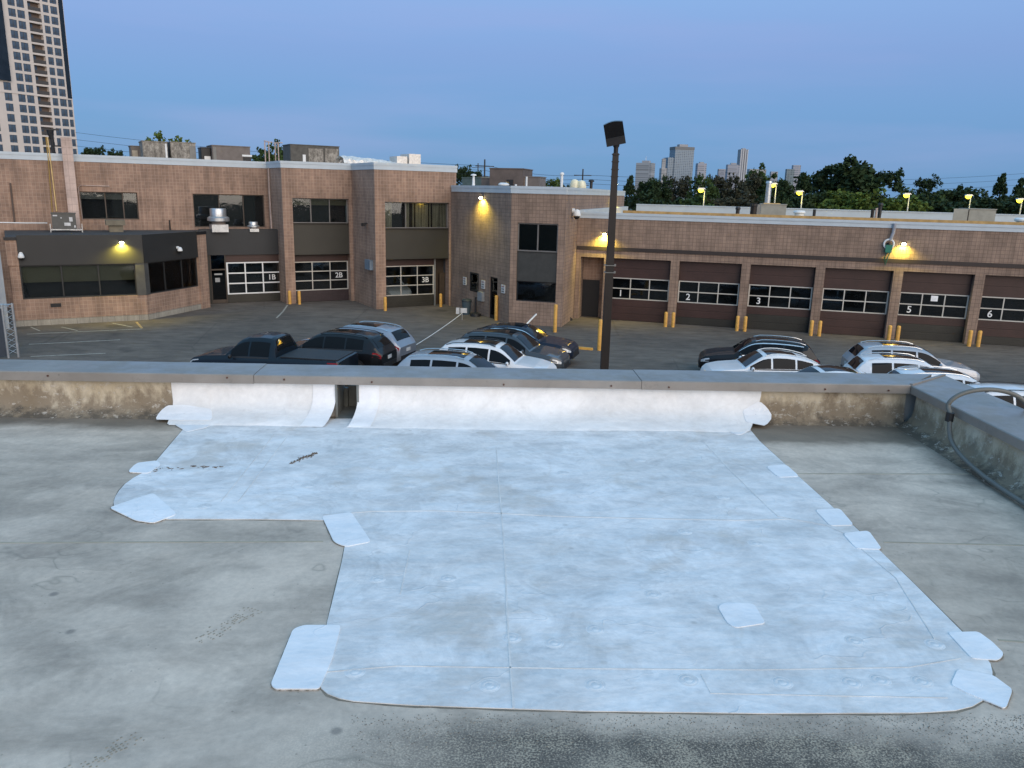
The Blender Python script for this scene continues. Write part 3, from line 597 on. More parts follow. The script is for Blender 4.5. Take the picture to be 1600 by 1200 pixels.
def garage(P, s0, s1, z1, y, wz0, wz1, rows, parent, txt=None, cell=(0, 0), fm=None, upm=None, lows=None, side=.05, back=.6, bar=.055, size=.47):
    fm = fm or ALU; upm = upm or RED; lows = lows or [RED, RED]; mb = MB(); cols = 3; a0, a1 = s0 + side, s1 - side
    for k in range(cols + 1):
        x = a0 + (a1 - a0) * k / cols; w = bar * (1.25 if k in (0, cols) else 1) / 2; mb.box(x - w, x + w, y - .03, y + .03, wz0 - bar / 2, wz1 + bar / 2)
    for k in range(rows + 1):
        z = wz0 + (wz1 - wz0) * k / rows; mb.box(a0 - .001, a1 + .001, y - .026, y + .026, z - bar / 2, z + bar / 2)
    dr = lw(P, mb, 'garage_door', fm, parent)
    for c in range(cols):
        for r_ in range(rows):
            xa, xb = a0 + (a1 - a0) * c / cols, a0 + (a1 - a0) * (c + 1) / cols; za, zb = wz0 + (wz1 - wz0) * r_ / rows, wz0 + (wz1 - wz0) * (r_ + 1) / rows
            pane(P, xa + bar / 2, xb - bar / 2, y, za + bar / 2, zb - bar / 2, GLASS, dr)
            if txt and (c, r_) == cell: letter(P, (xa + xb) / 2, y - .014, (za + zb) / 2, txt, size, WHITE, dr)
    def secs(z0, z1_, mats, nm):
        n_ = len(mats)
        for k, m_ in enumerate(mats):
            a, b_ = z0 + (z1_ - z0) * k / n_, z0 + (z1_ - z0) * (k + 1) / n_
            q = MB().box(s0 + .012, s1 - .012, y - .012, y + .03, a + .006, b_ - .006)
            for j in range(1, 4): zz = a + (b_ - a) * j / 4; q.box(s0 + .03, s1 - .03, y - .019, y - .012, zz - .022, zz + .022)
            lw(P, q, nm, m_, dr)
    secs(.02, wz0 - bar / 2, lows, 'lower_panel'); n_up = max(1, round((z1 - wz1) / .55)); secs(wz1 + bar / 2, z1, [upm] * n_up, 'upper_panel')
    lw(P, MB().box(s0 - .05, s1 + .05, y + .032, y + .05, .0, wz0).box(s0 - .05, s1 + .05, y + .032, y + .05, wz1, z1), 'door_lining', DKG, dr)
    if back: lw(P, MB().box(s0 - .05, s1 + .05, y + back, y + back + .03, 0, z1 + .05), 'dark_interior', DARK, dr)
    return dr
def coping(P, s0, s1, z0, z1, parent, dp=.4, out=.06):
    h = (z1 - z0)
    lw(P, MB().box(s0, s1, -out * .6, dp, z0, z0 + h * .62).box(s0 - .002, s1 + .002, -out, dp + .02, z0 + h * .62, z1), 'coping', COPE, parent)
U30, B30 = Vector((math.cos(rad(30)), .5, 0)), Vector((-.5, math.cos(rad(30)), 0))
A2 = Vector((-14.58, 50.22, 0)); MW = A2 + B30 * 3.69; A2R = A2 + U30 * 4.5; A3 = A2R - B30 * 4.2; M0 = A3 + U30 * 5.1; M1 = M0 - B30 * 7.75
R15 = Vector((math.cos(rad(-15)), math.sin(rad(-15)), 0)); M2 = M1 + R15 * 3.1; R0 = Vector((3.62, 47.25, 0))
PM, P2, P23, P3 = Plane(MW, 30), Plane(A2, 30), Plane(A2R, -60), Plane(A3, 30)
PS = Plane(MW, -60); Pm1, Pm2, Pm3, PR = Plane(M0, -60), Plane(M1, -15), Plane(M2, 75), Plane(R0, -15)
ZL0, ZL1, ZM0, ZM1, ZW0, ZW1 = 8.45, 8.86, 7.27, 7.66, 5.96, 6.30
def rect(P, x0, y0, x1, y1, d=0.0):              # pixel box on a plane -> s0, s1, z0, z1
    a, b_, c, e = P.at(x0, y0, d), P.at(x1, y0, d), P.at(x0, y1, d), P.at(x1, y1, d)
    return min(a[0], c[0]) * .5 + max(a[0], c[0]) * .5, (b_[0] + e[0]) / 2, (c[1] + e[1]) / 2, (a[1] + b_[1]) / 2
# ------------------------------------------------ two-storey wing
bl = root('service_building', 'two-storey pink block building with stepped bays, dark metal panels and doors 1B to 3B', 'building', A2 + B30 * 6)
LW = -30.0
w1 = rect(PM, 126, 300, 216, 343); w2 = rect(PM, 302.5, 303, 417, 354)
w2 = (w2[0], -.28, w1[2] - .45, w1[3])
wall(PM, LW, 0, 0, ZL0, [w1, w2], .25, BLOCK, bl)
window(PM, *w1, .18, bl, [.43, .74], fm=BRONZE, shade=(.28, mat('blind_grey', (.12, .115, .10), .9)))
window(PM, *w2, .18, bl, [.36, .70], fm=BRONZE)
wall(PS, 0, 3.69, 0, ZL0, [], .2, BLOCK, bl)
o1 = rect(P2, 457, 310, 545, 349); o1 = (.62, 4.26, o1[2], 6.64); od = (.62, 4.28, 0, 3.08)
pan2 = (.62, 4.26, 3.08, o1[2])
wall(P2, 0, 4.5, 0, ZL0, [o1, pan2, od], .55, BLOCK, bl)
window(P2, *o1, .30, bl, [.335, .67], fm=mat('frame_grey', (.16, .15, .14), .5), shade=(.27, SHADE))
lw(P2, MB().box(pan2[0] + .003, pan2[1] - .003, .16, .5, 3.09, o1[2] - .002), 'metal_panel', FASCIA_W, bl)
garage(P2, *od[:2], 3.07, .50, P2.at(500, 452.5, .5)[1], P2.at(500, 409, .5)[1], 3, bl, '2B', (2, 1), upm=RED, lows=[mat('door_plum', (.035, .022, .024), .5)])
wall(P23, 0, 4.2, 0, ZL0, [], .2, BLOCK, bl)
o3 = rect(P3, 607, 316, 706, 358); o3 = (.66, 4.98, P3.at(650, 357)[1], 6.57); od3 = (.66, 4.98, 0, 3.05); pan3 = (.66, 4.98, 3.05, o3[2])
wall(P3, 0, 5.2, 0, ZL0, [o3, pan3, od3], .55, BLOCK, bl)
lw(P3, MB().add([(5.2, 0, ZM0 - .2), (5.45, 0, ZM0 - .2), (5.45, 0, ZL0), (5.2, 0, ZL0)], [(0, 1, 2, 3)]).add([(5.45, 0, ZM0 - .2), (5.45, 6, ZM0 - .2), (5.45, 6, ZL0), (5.45, 0, ZL0)], [(0, 1, 2, 3)]), 'wall', BLOCK, bl)
wd3 = window(P3, *o3, .30, bl, [.335], fm=mat('frame_grey', (.16, .15, .14), .5))
x = o3[0] + .08
while x < o3[1] - .1:                              # vertical blinds, drawn aside behind one pane
    fr_ = (x - o3[0]) / (o3[1] - o3[0])
    if not .13 < fr_ < .33 and random.random() > .12: lw(P3, MB().add([(x, .42, o3[2] + .05), (x + .10, .42 + random.uniform(.0, .07), o3[2] + .05), (x + .10, .42 + random.uniform(0, .07), o3[3] - .05), (x, .42, o3[3] - .05)], [(0, 1, 2, 3)]), 'blind_slat', BLIND, wd3)
    x += .105
lw(P3, MB().box(pan3[0] + .003, pan3[1] - .003, .16, .5, 3.06, o3[2] - .002), 'metal_panel', FASCIA_W, bl)
d3 = P3.at(678, 440, .5)[0]
garage(P3, .665, d3, 3.03, .50, P3.at(640, 460.5, .5)[1], P3.at(640, 415.6, .5)[1], 3, bl, '3B', (2, 1), back=None, upm=RED, lows=[DKG])
lw(P3, MB().box(d3 + .002, d3 + .09, .44, .56, 0, 3.04), 'door_post', STEEL, bl)
sd3 = lw(P3, MB().box(d3 + .45, 4.97, .62, .68, .03, 2.1).box(d3 + .09, 4.98, .9, .95, 0, 3.05), 'side_door', mat('door_brown', (.045, .030, .020), .6), bl)
# room behind door 3B
lw(P3, MB().box(.3, .35, .56, 8, 0, 3.2).box(4.99, 5.04, .56, 8, 0, 3.2).box(.35, 4.99, 7.9, 8, 0, 3.2).box(.35, 4.99, .56, 7.9, 3.12, 3.2).box(.35, 4.99, .56, 7.9, .002, .01), 'service_room', ROOM, bl)
# copings along the stepped roof edge
coping(PM, LW, 0, ZL0, ZL1, bl); coping(PS, .0, 3.66, ZL0 + .002, ZL1 + .002, bl); coping(P2, -.03, 4.5, ZL0, ZL1, bl); coping(P23, .03, 4.16, ZL0 + .002, ZL1 + .002, bl); coping(P3, -.03, 5.5, ZL0, ZL1, bl)
pts = [PM.pt(LW, .3), PM.pt(0, .3), P2.pt(.3, .3), P2.pt(4.5, .3), P3.pt(.3, .3), P3.pt(5.4, .3), P3.pt(5.4, 22), PM.pt(LW, 18)]
ob('roof', MB().prism([(p.x, p.y) for p in pts], ZL0 - .35, ZL0 + .03), mat('roof_gravel', (.22, .20, .17), .95, 0, .2, 4), bl)
lw(PM, MB().box(LW, LW + .2, 0, 18, 0, ZL0), 'wall', BLOCK, bl)
# ------------------------------------------------ one-storey annex in front of it
an = root('annex', 'one-storey front annex with ribbon windows under a wide charcoal metal fascia', 'building', onz(150, 490) + B30 * 2)
AA = onz(37, 510); PA = Plane((AA.x, AA.y), 30); sBk = 5.87; AB = PA.pt(sBk); PB = Plane((AB.x, AB.y), 75); LB = 5.4; AC = PB.pt(LB)
E1 = onz(443, 470); P1 = Plane((E1.x, E1.y), 30)
ZS, ZH, ZF = 1.38, 3.10, 4.62
aL = -9.0
opA = (.12, sBk - .42, ZS, ZH)
wall(PA, -.34, sBk, .32, ZH, [opA], .22, BLOCK, an)
lw(PA, MB().box(-.345, sBk + .02, -.03, .2, 0, .32), 'plinth', STONE, an); lw(PB, MB().box(.02, LB, -.03, .2, 0, .32), 'plinth', STONE, an)
opB = (.30, LB - .86, ZS, ZH)
wall(PB, 0, LB, .32, ZH, [opB], .22, BLOCK, an)
window(PA, *opA, .12, an, [.345, .665], fm=mat('frame_black', (.02, .02, .02), .5), shade=(.53, SHADE), gl=GLASS)
window(PB, *opB, .12, an, [.33, .68], fm=mat('frame_black', (.02, .02, .02), .5), shade=(.52, SHADE), gl=GLASS)
lw(PA, MB().box(sBk - .43, sBk + .01, -.03, -.002, ZS, ZH), 'corner_panel', mat('column_grey', (.06, .06, .058), .6), an)
lw(PB, MB().box(-.01, .31, -.03, -.002, ZS, ZH), 'corner_panel', mat('column_grey', (.06, .06, .058), .6), an)
lw(PA, MB().box(.14, sBk + .015, -.05, .2, ZH + .004, ZF), 'fascia', FASCIA, an); lw(PB, MB().box(-.01, LB - .84, -.05, .2, ZH + .004, ZF - .002), 'fascia', FASCIA, an)
lw(PA, MB().box(-.36, .13, -.06, .3, ZH + .002, ZF - .25), 'pilaster', BLOCK, an); lw(PB, MB().box(LB - .83, LB, -.06, .35, .0, ZF - .2), 'pilaster', BLOCK, an)
lw(PA, MB().box(-.4, .13, -.1, .3, ZF - .248, ZF - .1), 'pilaster_cap', BLACK, an); lw(PB, MB().box(LB - .85, LB + .02, -.1, .35, ZF - .198, ZF - .02), 'pilaster_cap', BLACK, an)
lw(PA, MB().box(-.34, -.30, .0, 9, 0, ZF - .2), 'wall', BLOCK, an)
# 1B door front
c0 = P1.at(323, 430)[0]
lw(P1, MB().box(c0 - .3, .0, -.06, .2, 3.05, ZF), 'fascia', mat('fascia_blue_black', (.020, .022, .024), .55, 0, .1, .8), an)
g0, g1 = P1.at(356, 430)[0] - .05, -.06
garage(P1, g0, g1, 3.04, .12, P1.at(400, 457.5, .12)[1], P1.at(400, 410, .12)[1], 3, an, '1B', (2, 1), fm=WHITE, lows=[DKG], bar=.075)
pdr = lw(P1, MB().box(c0 + .25, c0 + .30, .02, .14, 0, 3.04).box(c0 + 1.12, c0 + 1.17, .02, .14, 0, 3.04).box(c0 + .30, c0 + 1.12, .02, .14, 2.10, 2.18).box(c0 + .3, c0 + 1.12, .10, .13, .02, .25), 'entrance_door', BRONZE, an)
lw(P1, MB().box(c0 + .3, c0 + 1.12, .08, .09, .25, 2.1), 'pane', GLASS_DK, pdr); lw(P1, MB().box(c0 + .3, c0 + 1.12, .08, .09, 2.18, 3.04), 'pane', GLASS_DK, pdr)
lw(P1, MB().box(c0 + .36, c0 + .9, .40, .42, .1, 1.3), 'door_poster', mat('poster_red', (.10, .012, .016), .7), pdr)
lw(P1, MB().box(c0 + .5, c0 + .78, .066, .074, 1.36, 1.62), 'notice', mat('notice_paper', (.35, .36, .36), .8), pdr); lw(P1, MB().box(c0 + .46, c0 + .94, .068, .074, 1.80, 1.90), 'door_label', mat('notice_paper', (.35, .36, .36), .8), pdr)
lw(P1, MB().box(c0 - .3, c0 + .245, .06, .5, 0, 3.04).box(c0 + 1.175, g0 - .01, .05, .3, 0, 3.04), 'wall', DKG, an)
lw(P1, MB().box(c0 - .3, 0, .65, .7, 0, 3.05), 'dark_interior', DARK, an)
rp_ = [PA.pt(-.34, .15), PA.pt(sBk, .15), PB.pt(LB - .2, .15), P1.pt(c0 - .2, .1), P1.pt(0, .1), PM.pt(.0, -.02), PM.pt(LW * .5, -.02)]
ob('roof', MB().prism([(p.x, p.y) for p in rp_], ZH + .03, ZF - .14), mat('roof_dark', (.045, .045, .045), .9, 0, .3, 1.5), an)
lw(P1, MB().box(c0 - .25, -.02, .2, .3, ZF - .14, ZF + .02), 'roof_kerb', BLACK, an)
vent = lw(PA, MB().box(1.30, 1.78, -.035, .0, .93, 1.12), 'vent_grille', BLACK, an)
# ------------------------------------------------ middle block
bm = root('corner_block', 'two-storey corner block between the wings with a small door and tall dark window strip', 'building', Vector((1.5, 49, 0)))
dwn = rect(Pm1, 734, 426, 748, 456); dwd = rect(Pm1, 765, 433, 777, 490); dwd = (dwd[0], dwd[1], 0, dwd[3])
wall(Pm1, 0, 7.75, 0, ZM0, [dwn, dwd], .2, BLOCK_R, bm)
window(Pm1, *dwn, .05, bm, [], fm=BLACK, bar=.10, shade=(.9, mat('lit_wall_inside', (.32, .25, .15), .9)))
pd = lw(Pm1, MB().box(dwd[0], dwd[0] + .07, .04, .14, 0, dwd[3]).box(dwd[1] - .07, dwd[1], .04, .14, 0, dwd[3]).box(dwd[0] + .07, dwd[1] - .07, .04, .14, dwd[3] - .07, dwd[3]).box(dwd[0] + .07, dwd[1] - .07, .04, .14, 0, .2), 'glass_door', BLACK, bm)
lw(Pm1, MB().box(dwd[0] + .07, dwd[1] - .07, .08, .09, .2, dwd[3] - .07), 'pane', GLASS, pd); lw(Pm1, MB().box(dwd[0], dwd[1], .6, .63, 0, dwd[3]), 'dark_interior', ROOM, pd)
s0, s1 = .39, 2.70
q1, q2 = (s0, s1, 4.13, 5.69), (s0, s1, 1.34, 2.46); q3 = (s0, s1, 2.46, 4.13)
wall(Pm2, 0, 3.1, 0, ZM0, [q1, q2, q3], .25, BLOCK_R, bm)
window(Pm2, *q1, .15, bm, [.5], fm=mat('frame_grey', (.16, .15, .14), .5), bar=.07, gl=GLASS_DK); window(Pm2, *q2, .15, bm, [], fm=BLACK, bar=.05, gl=GLASS)
lw(Pm2, MB().box(s0 + .003, s1 - .003, .07, .24, 2.465, 4.125), 'metal_panel', mat('panel_grey', (.042, .042, .038), .55), bm)
LS = 24.0
wall(Pm3, 0, LS, 0, ZM0, [], .2, BLOCK_R, bm)
coping(Pm1, .1, 7.72, ZM0, ZM1, bm); coping(Pm2, -.03, 3.08, ZM0 + .002, ZM1 + .002, bm); coping(Pm3, .05, LS, ZM0 + .001, ZM1 + .001, bm)
pts = [Pm1.pt(.4, .3), Pm2.pt(.2, .3), Pm3.pt(.3, .3), Pm3.pt(LS, .3), Pm3.pt(LS, 9)]
ob('roof', MB().prism([(p.x, p.y) for p in pts], ZM0 - .3, ZM0 + .12), mat('roof_gravel', (.22, .20, .17), .95), bm)
# ------------------------------------------------ one-storey garage wing
br_ = root('garage_wing', 'long one-storey block wing with six numbered maroon garage doors', 'building', PR.pt(14, 8))
RW = 34.0; ZD = 3.71
dx = [(955, 1047), (1060.5, 1159), (1172.5, 1275.6), (1289.5, 1397), (1412, 1522.5)]
spans = [(PR.at(a, 404 + (a - 940) * .0447)[0], PR.at(b_, 404 + (b_ - 940) * .0447)[0]) for a, b_ in dx]
pitch = (spans[-1][0] - spans[0][0]) / 4; wdt = sum(b_ - a for a, b_ in spans) / 5
spans = [(spans[0][0] + pitch * k, spans[0][0] + pitch * k + wdt) for k in range(7)]
print('door width', wdt, 'pitch', pitch)
bay0 = (.28, spans[0][0] - .42, 0, ZD, 1.1)
wall(PR, 0, RW, 0, ZW0, [(a, b_, 0, ZD) for a, b_ in spans] + [bay0], .45, BLOCK_R, br_)
lw(PR, MB().add([(bay0[0], 1.1, 0), (bay0[1], 1.1, 0), (bay0[1], 1.1, ZD), (bay0[0], 1.1, ZD)], [(0, 1, 2, 3)]), 'wall', BLOCK, br_)
e0_, e1_ = PR.at(908, 460, 1.08)[0], min(PR.at(936, 460, 1.08)[0], bay0[1] - .03)
lw(PR, MB().box(e0_, e1_, 1.04, 1.09, .02, PR.at(920, 437, 1.05)[1]).box(e0_ - .06, e0_, 1.0, 1.09, 0, 2.45), 'steel_door', BLACK, br_)
wz1, wz0 = PR.at(1000, 436, .4)[1], PR.at(1000, 468, .4)[1]
lows_ = [[RED, RED, RED], [DKG, RED, RED], [DKG, DKG, RED], [RED, RED, RED], [DKG, DKG, RED], [DKG, RED, RED], [RED, RED, RED]]
for k, (a, b_) in enumerate(spans):
    garage(PR, a + .005, b_ - .005, ZD - .01, .40, wz0, wz1, 2, br_, ['1', '2', '3', None, '5', '6', None][k], (0, 0), lows=lows_[k], size=.52)
lw(PR, MB().box(.02, RW, -.05, .02, 4.13, 4.34), 'band_course', mat('band_brown', (.030, .020, .017), .6, 0, .15, 2), br_)
coping(PR, -.02, RW, ZW0, ZW1, br_, .38, .08)
TANR = mat('roof_gravel_tan', (.40, .27, .13), .95, 0, .25, 3)
RD = 25.0
lw(PR, MB().box(-.0, RW, .4, RD, ZW0 - .35, ZW0 - .02), 'roof', TANR, br_)
lw(PR, MB().box(2.2, RW, 3.2, 3.5, ZW0 - .02, 6.40), 'roof_sleeper', mat('sleeper_tan', (.42, .27, .11), .9, 0, .25, 3), br_)
lw(PR, MB().box(.5, RW, RD, RD + .35, 0, 6.52).box(.48, RW, RD - .06, RD + .4, 6.52, 6.60), 'rear_parapet', COPE, br_)
lw(Pm3, MB().box(3.7, LS, -.36, -.02, ZW0 - .02, 6.42), 'roof_flashing', COPE, br_)
lw(PR, MB().box(RW, RW + .2, 0, RD, 0, ZW0), 'wall', BLOCK_R, br_)
# ================================================================== VEHICLES
def paint(name, c, metal=.35):
    if name in MATS: return MATS[name]
    mt, n, l, b = newmat(name); oc = coords(n)
    fac = noise(n, l, oc, 1.2, 4); l.new(ramp(n, l, fac, [(.3, tuple(v * .92 for v in c)), (.7, tuple(min(1, v * 1.06) for v in c))]), b.inputs['Base Color'])
    b.inputs['Metallic'].default_value = metal; b.inputs['Roughness'].default_value = .5; b.inputs['Specular IOR Level'].default_value = .15; b.inputs['Coat Weight'].default_value = .9 if c[1] > .04 else .55; b.inputs['Coat Roughness'].default_value = .03
    MATS[name] = mt; return mt
CGLASS = mat('car_glass', (.008, .010, .012), .03, 0, .1, 1, 0, .12)
TRIM = mat('black_trim', (.015, .015, .016), .55); RUBBER = mat('tyre_rubber', (.018, .018, .018), .85); RIM = mat('alloy_rim', (.42, .42, .43), .3, .8)
CHROME = mat('chrome', (.72, .72, .72), .18, .9); HEAD = mat('headlamp_lens', (.55, .58, .60), .12, .2); TAIL = mat('tail_lamp', (.26, .012, .016), .2); PLATE = mat('number_plate', (.55, .56, .56), .5); SEAMB = mat('panel_gap', (.01, .01, .01), .8)
def interp(tab, x):
    if x <= tab[0][0]: return tab[0][1]
    for (a, va), (b_, vb) in zip(tab, tab[1:]):
        if x <= b_:
            t = (x - a) / (b_ - a); return va + (vb - va) * t
    return tab[-1][1]
SUV = dict(L=4.75, W=1.90, H=1.70,
    belt=[(0, .66), (.012, .76), (.05, .86), (.14, .945), (.27, 1.01), (.33, 1.035), (.6, 1.06), (.88, 1.10), (.965, 1.07), (1, .93)],
    top=[(0, .68), (.012, .79), (.05, .915), (.14, 1.01), (.25, 1.075), (.285, 1.09), (.33, 1.27), (.38, 1.46), (.42, 1.58), (.46, 1.645), (.52, 1.685), (.62, 1.70), (.74, 1.68), (.84, 1.63), (.885, 1.585), (.92, 1.44), (.955, 1.22), (.975, 1.10), (1, .96)],
    w=[(0, .60), (.012, .70), (.04, .82), (.09, .895), (.16, .935), (.3, .945), (.72, .95), (.86, .935), (.93, .90), (.975, .83), (1, .74)],
    bot=[(0, .40), (.04, .27), (.1, .22), (.9, .24), (.96, .32), (1, .44)],
    win=[(.325, .495), (.51, .685), (.70, .845)], shield=(.296, .43), rear=(.895, .958), sun=(.47, .74), wheels=(.178, .785), wr=.365)
def vary(base, **k): d = dict(base); d.update(k); return d
COUPE = vary(SUV, H=1.62, L=4.7, top=[(0, .68), (.012, .79), (.05, .915), (.14, 1.0), (.26, 1.06), (.295, 1.08), (.35, 1.26), (.40, 1.42), (.44, 1.53), (.48, 1.58), (.55, 1.615), (.63, 1.61), (.74, 1.54), (.84, 1.41), (.90, 1.29), (.95, 1.17), (.975, 1.10), (1, .95)],
    win=[(.335, .50), (.515, .69), (.705, .83)], shield=(.306, .445), rear=(.83, .955), sun=(.48, .72))
PICK = vary(SUV, L=5.9, W=2.03, H=1.95,
    belt=[(0, .80), (.012, .95), (.04, 1.05), (.12, 1.13), (.25, 1.17), (.33, 1.18), (.56, 1.20), (.62, 1.20), (.985, 1.22), (1, 1.18)],
    top=[(0, .82), (.012, .98), (.04, 1.09), (.12, 1.20), (.23, 1.25), (.258, 1.26), (.30, 1.52), (.335, 1.74), (.36, 1.85), (.40, 1.915), (.47, 1.94), (.54, 1.92), (.565, 1.87), (.58, 1.62), (.595, 1.26), (.61, 1.245), (.985, 1.255), (1, 1.22)],
    w=[(0, .78), (.012, .86), (.04, .94), (.1, .99), (.3, 1.0), (.6, 1.0), (.985, 1.0), (1, .97)],
    bot=[(0, .50), (.04, .40), (.1, .36), (.97, .42), (1, .50)], win=[(.298, .41), (.422, .548)], shield=(.266, .352), rear=(.568, .587), sun=None, wheels=(.165, .76), wr=.41)
def section(S, x):
    w, be, tp, zb = interp(S['w'], x) * S['W'] / 1.90, interp(S['belt'], x), interp(S['top'], x), interp(S['bot'], x); g = max(.012, tp - be - .015)
    yb = .935 * w; yt = yb - .40 * g
    return [(0, zb), (.86 * w, zb), (.98 * w, zb + .14), (w, zb + (be - zb) * .55), (.992 * w, be - .11), (.958 * w, be - .012), (yb, be + .012), (yb - .10 * g - .15 * (yb - yt), be + .012 + .45 * g), (yt, be + .012 + .86 * g), (yt - .09, be + .012 + .965 * g), ((yt - .09) * .5, tp - .003), (0, tp + .004)]
def car(label, kind, pm, pos, head, grp=None, rails=None, chrome=False, sun=True, nm='parked_car', cat='car', roofm=None, trimlow=True):
    S = kind; L = S['L']; M = Matrix.Translation((pos[0], pos[1], pos[2] if len(pos) > 2 else 0)) @ Matrix.Rotation(rad(head), 4, 'Z')
    r_ = bpy.data.objects.new(nm, None); r_.empty_display_size = .3; link(r_, None, M); tag(r_, label, cat, grp)
    X = lambda f_: L / 2 - f_ * L
    st = sorted({0, .004, .012, .025, 1, .996, .988, *[i / 64 for i in range(65)], *[a for a, _ in S['top']]}); rows = []
    for f_ in st:
        sct = section(S, f_); rows.append([(X(f_), y, z) for y, z in sct] + [(X(f_), -y, z) for y, z in sct[-2:0:-1]])
    mb = MB().grid(rows, True); n_ = len(rows[0]); mb.f += [tuple(range(n_)), tuple(range(len(mb.v) - 1, len(mb.v) - n_ - 1, -1))]
    P_ = lambda name, q, m_, sm=False, par=r_: ob(name, q, m_, par, M, sm)
    body = P_('body', mb, pm, 35)
    def side(f0, f1, i, j, t0, t1, sg, off=.006, n=8):
        q = []
        for k in range(n + 1):
            f_ = f0 + (f1 - f0) * k / n; sct = section(S, f_); row = []
            for t in (t0, (t0 + t1) / 2, t1):
                if (i, j) == (6, 8):
                    a, b_, c = sct[6], sct[7], sct[8]
                    y, z = ((a[0] + (b_[0] - a[0]) * t * 2, a[1] + (b_[1] - a[1]) * t * 2) if t < .5 else (b_[0] + (c[0] - b_[0]) * (t * 2 - 1), b_[1] + (c[1] - b_[1]) * (t * 2 - 1)))
                else: a, b_ = sct[i], sct[j]; y, z = a[0] + (b_[0] - a[0]) * t, a[1] + (b_[1] - a[1]) * t
                row.append((X(f_), sg * (y + off), z + off * .3))
            q.append(row)
        return MB().grid(q)
    def top(f0, f1, k0, off=.006, n=8):
        q = []
        for k in range(n + 1):
            f_ = f0 + (f1 - f0) * k / n; sct = section(S, f_); row = []
            for t in (-1, -.75, -.5, -.25, 0, .25, .5, .75, 1):
                a = abs(t) * k0; ym = sct[9][0]
                z = sct[11][1] + (sct[10][1] - sct[11][1]) * a * 2 if a < .5 else sct[10][1] + (sct[9][1] - sct[10][1]) * (a * 2 - 1)
                row.append((X(f_), ym * k0 * t, z + off))
            q.append(row)
        return MB().grid(q)
    sh = S['shield']
    def slab(f0, f1, k0): # glass raised along its own slope
        q = top(f0, f1, k0, 0); dz = interp(S['top'], f1) - interp(S['top'], f0); dx_ = -(f1 - f0) * L; ln = math.hypot(dz, dx_); nx, nz = (dz / ln, -dx_ / ln)
        if nz < 0: nx, nz = -nx, -nz
        q.v = [(x + nx * .010, y, z + nz * .010) for x, y, z in q.v]; return q
    P_('windscreen', slab(sh[0], sh[1], .93), CGLASS, True); P_('rear_window', slab(S['rear'][0], S['rear'][1], .88), CGLASS, True)
    if sun and S['sun']: P_('sunroof', top(*S['sun'], .80, .008), roofm or CGLASS, True)
    for sg in (1, -1):
        for a, b_ in S['win']: P_('side_window', side(a, b_, 6, 8, .10, .90, sg), CGLASS, True)
        P_('beltline', side(S['win'][0][0], S['win'][-1][1], 6, 8, -.02, .07, sg, .009, 14), CHROME if chrome else TRIM)
        if chrome: P_('window_trim', side(S['win'][0][0], S['win'][-1][1] + .01, 6, 8, .91, .985, sg, .008, 16), CHROME)
        P_('headlight', side(.012, .082, 3, 5, .42, .92, sg, .012), HEAD, True)
        P_('taillight', side(.93, .995, 3, 5, .45, .98, sg, .012), TAIL, True)
        for fx in (sh[0] + .02, S['win'][0][1] + .007, S['win'][1][1] + .008): P_('door_gap', side(fx - .0012, fx + .0012, 2, 5, .05, .98, sg, .003, 2), SEAMB)
        if trimlow: P_('sill_trim', side(.1, .95, 1, 2, .2, 1, sg, .006), TRIM)
        for wa, wb in S['win'][:2]: P_('door_handle', side(wb - .045, wb - .012, 4, 5, .15, .42, sg, .022, 2), CHROME if chrome else pm)
        w = interp(S['w'], .35) * S['W'] / 1.9; be = interp(S['belt'], .35); xm = X(S['win'][0][0] + .012)
        q = MB()
        rr = [(0.0, .02), (.05, .06), (.12, .085), (.18, .075), (.215, .03)]
        for a, b_ in zip(rr, rr[1:]): pass
        q.grid([[(xm + cx * 1.0, sg * (w - .01 + yy), be + .075 + cz * 1.0) for cx, cz in [(rz * math.cos(t) * .75, rz * math.sin(t)) for t in [2 * math.pi * k / 10 for k in range(10)]]] for yy, rz in rr], True)
        P_('mirror', q, TRIM if nm == 'pickup_truck' else pm, True)
        for fx in S['wheels']:
            wx, wy = X(fx), sg * interp(S['w'], fx) * S['W'] / 1.9; R_ = S['wr']; Mw = M @ Matrix.Translation((wx, wy - sg * .10, R_)) @ Matrix.Rotation(rad(-90 * sg), 4, 'X')
            ob('wheel_arch', MB().lathe([(R_ + .06, -.1), (R_ + .075, .106)], 24), TRIM, r_, Mw @ Matrix.Translation((0, 0, .0)))
            wh = ob('wheel', MB().lathe([(R_ * .66, -.12), (R_ - .02, -.12), (R_, -.09), (R_, .09), (R_ - .02, .118), (R_ * .68, .122)], 28), RUBBER, r_, Mw, 50)
            q = MB().lathe([(R_ * .66, .10), (R_ * .66, .126), (R_ * .60, .126), (R_ * .60, .112)], 24)
            for k in range(5):
                a = 2 * math.pi * k / 5; ca, sa = math.cos(a), math.sin(a); pr_ = [(.03, -.035), (R_ * .63, -.022), (R_ * .63, .022), (.03, .035)]
                q.prism([(x * ca - y * sa, x * sa + y * ca) for x, y in pr_], .112, .130)
            ob('rim', q, RIM, wh, Mw)
        if rails:
            pth = [(X(f_), sg * (section(S, f_)[9][0] + .015), section(S, f_)[9][1] + (.010 if k in (0, 8) else .045)) for k, f_ in enumerate([.46 + .41 * j / 8 for j in range(9)])]
            P_('roof_rail', MB().tube(pth, .016, 6), rails, True)
    P_('grille', MB().box(L / 2 - .03, L / 2 + .012, -.40, .40, interp(S['bot'], 0) + .10, interp(S['belt'], 0) - .03), TRIM)
    P_('front_bumper', MB().box(L / 2 - .10, L / 2 + .02, -.62, .62, interp(S['bot'], 0) - .02, interp(S['bot'], 0) + .09), TRIM)
    P_('rear_bumper', MB().box(-L / 2 - .03, -L / 2 + .12, -.66, .66, interp(S['bot'], 1) - .04, interp(S['bot'], 1) + .16), TRIM)
